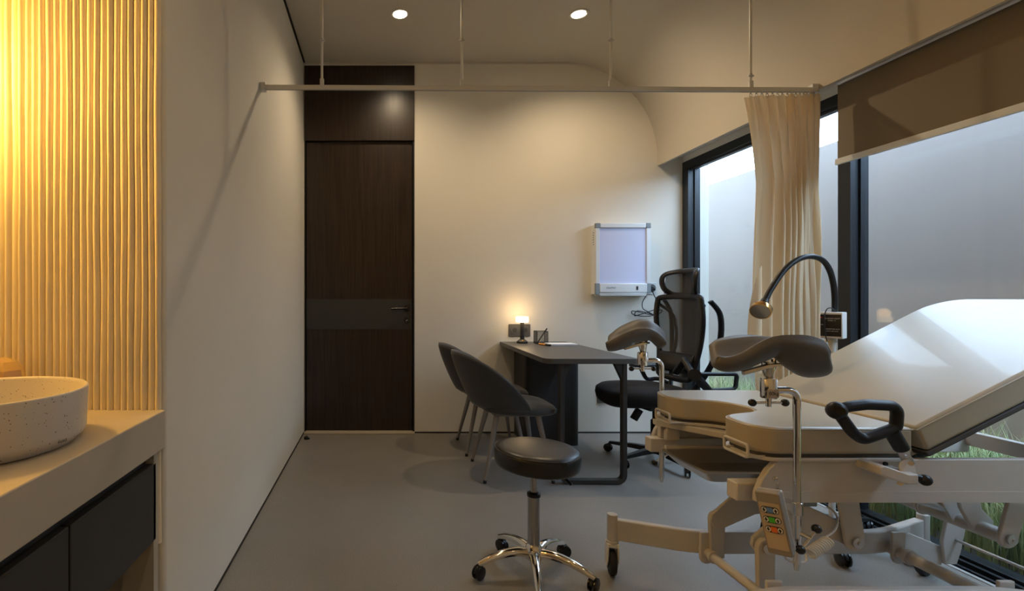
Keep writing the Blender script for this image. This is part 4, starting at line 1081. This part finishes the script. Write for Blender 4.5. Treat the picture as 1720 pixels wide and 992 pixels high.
# handset
yh2 = 1.39
cc = W(1301, 876, yh2)
HM = Matrix.Translation(cc) @ Matrix.Rotation(radians(-13), 4, 'Y') @ Matrix.Rotation(radians(-53), 4, 'Z') @ Matrix.Diagonal((.77,1,1,1))
HM2 = HM
hs = obj('handset', MB().prism(rrect(-.037, .037, -.092, .090, .007), -.012, .012, 'Y', M=HM), M['handset'], bd, bevel=.003)
obj('handset_back', MB().prism(rrect(-.038, .038, -.085, .088, .006), .012, .024, 'Y', M=HM), M['alu'], hs, bevel=.003)
obj('keypad', MB().prism(rrect(-.031, .031, -.074, .060, .003), -.0132, -.012, 'Y', M=HM), M['keyface'], hs)
for z, mk in ((.040,'bluek'), (.012,'greenk'), (-.016,'orangek')):
    kp = obj('key_pair', MB().prism(rrect(-.027, .027, z-.0095, z+.0095, .0094), -.0148, -.0130, 'Y', M=HM).prism([(0,0),(.001,0),(0,.001)], -.0130, -.0129, 'Y', M=HM @ Matrix.Translation((0,0,z))), M['ink'], hs)
    obj('key_colour', MB().box(-.009, .009, -.0156, -.0146, z-.0075, z+.0075, HM), M[mk], hs)
    for s_ in (-1, 1):
        obj('arrow_mark', MB().lathe([(0,0),(.0078,0),(.0078,.0006),(0,.0006)], M=HM @ Matrix.Translation((s_*.0175,-.0146,z)) @ MYn, n=20), M['white_ink'], hs)
        a_ = s_
        obj('arrow_sign', MB().prism([(s_*.0175-.0055, z-.001*a_), (s_*.0175, z+.006*a_), (s_*.0175+.0055, z-.001*a_), (s_*.0175+.002, z-.001*a_), (s_*.0175+.002, z-.006*a_), (s_*.0175-.002, z-.006*a_), (s_*.0175-.002, z-.001*a_)], -.0160, -.0150, 'Y', M=HM), M['ink'], hs)
obj('handset_hook', MB().tube(fillet([HM @ Vector((0,.02,.06)), HM @ Vector((.01,.05,.075)), HM @ Vector((.0,.09,.07))], .01), .005, 10), M['chrome'], hs)
# coiled cord
A_, B_ = W(1360, 930, 1.44), W(1392, 908, 1.47)
ax = (B_-A_); L_ = ax.length; qz = ax.to_track_quat('Z', 'Y').to_matrix()
coil = [A_+qz @ Vector((.014*cos(t*2*pi), .014*sin(t*2*pi), L_*t/10)) for t in [i/14 for i in range(141)]]
pre = spline([HM @ Vector((.005,.008,-.090)), W(1318,934,1.41), W(1330,943,1.42), W(1354,942,1.44), coil[0]], 6)
post_ = spline([coil[-1], W(1402,890,1.50), W(1407,872,1.55), W(1400,858,1.60), W(1388,850,1.62)], 6)
obj('coiled_cord', MB().tube(pre[:-1]+coil+post_[1:], .0028, 8), M['white_plastic'], bd)

# ------------------------------------------------------------------ LIGHTS
wd = bpy.data.worlds.new('sky'); SC.world = wd; wd.use_nodes = True
bg = wd.node_tree.nodes['Background']; bg.inputs[0].default_value = (.54,.75,1,1); bg.inputs[1].default_value = 14
pt = bpy.data.lights.new('window_portal', 'AREA'); pt.shape = 'RECTANGLE'; pt.size = 4.9; pt.size_y = 2.1
try: pt.cycles.is_portal = True
except Exception: pass
o = bpy.data.objects.new('window_portal', pt); COL.objects.link(o); o.location = (2.66, 2.30, 1.12); o.rotation_euler = (0, radians(90), 0)
pt.size = 2.3; pt.size_y = 3.6
def area(name, loc, rot, sx, sy, e, col):
    l = bpy.data.lights.new(name, 'AREA'); l.shape = 'RECTANGLE'; l.size = sx; l.size_y = sy; l.energy = e; l.color = col
    o = bpy.data.objects.new(name, l); COL.objects.link(o); o.location = loc; o.rotation_euler = rot; return o
# added warm light in the washbasin niche, outside the frame on the left
wp = bpy.data.lights.new('niche_added_light', 'POINT'); wp.energy = 28; wp.color = (1,.54,.11); wp.shadow_soft_size = .06
o = bpy.data.objects.new('niche_added_light', wp); COL.objects.link(o); o.location = (-1.20, 1.22, 1.75)
sc_ = thing('added_sconce', 'added bare-bulb wall light on the ribbed wall, out of view', 'wall light', (-1.20, 1.42, 1.70))  # invented fixture around the added warm light
obj('back_plate', MB().lathe([(0,0),(.045,0),(.045,.010),(0,.012)], M=Matrix.Translation((-1.20, YC-.012, 1.75)) @ MY, n=28), M['brass'], sc_)
obj('arm', MB().tube([(-1.20, YC-.02, 1.75), (-1.20, 1.25, 1.75)], .006, 10), M['brass'], sc_)
obj('bulb', MB().ball((-1.20, 1.225, 1.75), .022, 16), M['glow'], sc_)
nl = area('niche_ceiling_light', (-1.10, 1.32, 2.98), (0,0,0), .8, .03, 5, (1,.60,.18))
# added unseen downlights, left pair stronger to brighten the left wall
for x, y in ((.141, .9), (1.357, .9), (.141, -.8), (1.357, -.8)):
    t = thing('downlight', 'added unseen recessed downlight further into the room', 'ceiling light', (x, y, ZC), 'recessed ceiling downlights')
    T = Matrix.Translation((x, y, ZC))
    obj('trim_ring', MB().lathe([(.049,.004),(.049,-.005),(.062,-.005),(.066,-.001),(.066,.004)], M=T, n=32, closed=True), M['ceiling'], t)
    obj('lens', MB().lathe([(0,-.006),(.040,-.006),(.047,.002),(.047,.012),(0,.012)], M=T, n=32), M['down_glow'], t)
    l = bpy.data.lights.new('downlight_beam', 'SPOT'); l.energy = 15 if x < 1 else 2.5; l.color = (1,.76,.46); l.spot_size = radians(115); l.spot_blend = .8; l.shadow_soft_size = .022
    o = bpy.data.objects.new('downlight_beam', l); COL.objects.link(o); o.location = (x, y, ZC-.03)

# ------------------------------------------------------------------ CAMERA
cam = bpy.data.cameras.new('camera'); co = bpy.data.objects.new('camera', cam); COL.objects.link(co)
co.location = (0, 0, CH); co.rotation_euler = (pi/2, 0, 0)
cam.sensor_width = 36; cam.sensor_fit = 'HORIZONTAL'; cam.lens = F/1720*36
cam.shift_x = (860-U0)/1720; cam.shift_y = -(496-V0)/1720
cam.clip_start = .02
SC.camera = co
vs_ = SC.view_settings
vs_.view_transform = 'Standard'; vs_.look = 'None'; vs_.exposure = 0; vs_.gamma = 1; vs_.use_curve_mapping = False
SC.cycles.max_bounces = 10; SC.cycles.diffuse_bounces = 6; SC.cycles.transparent_max_bounces = 12
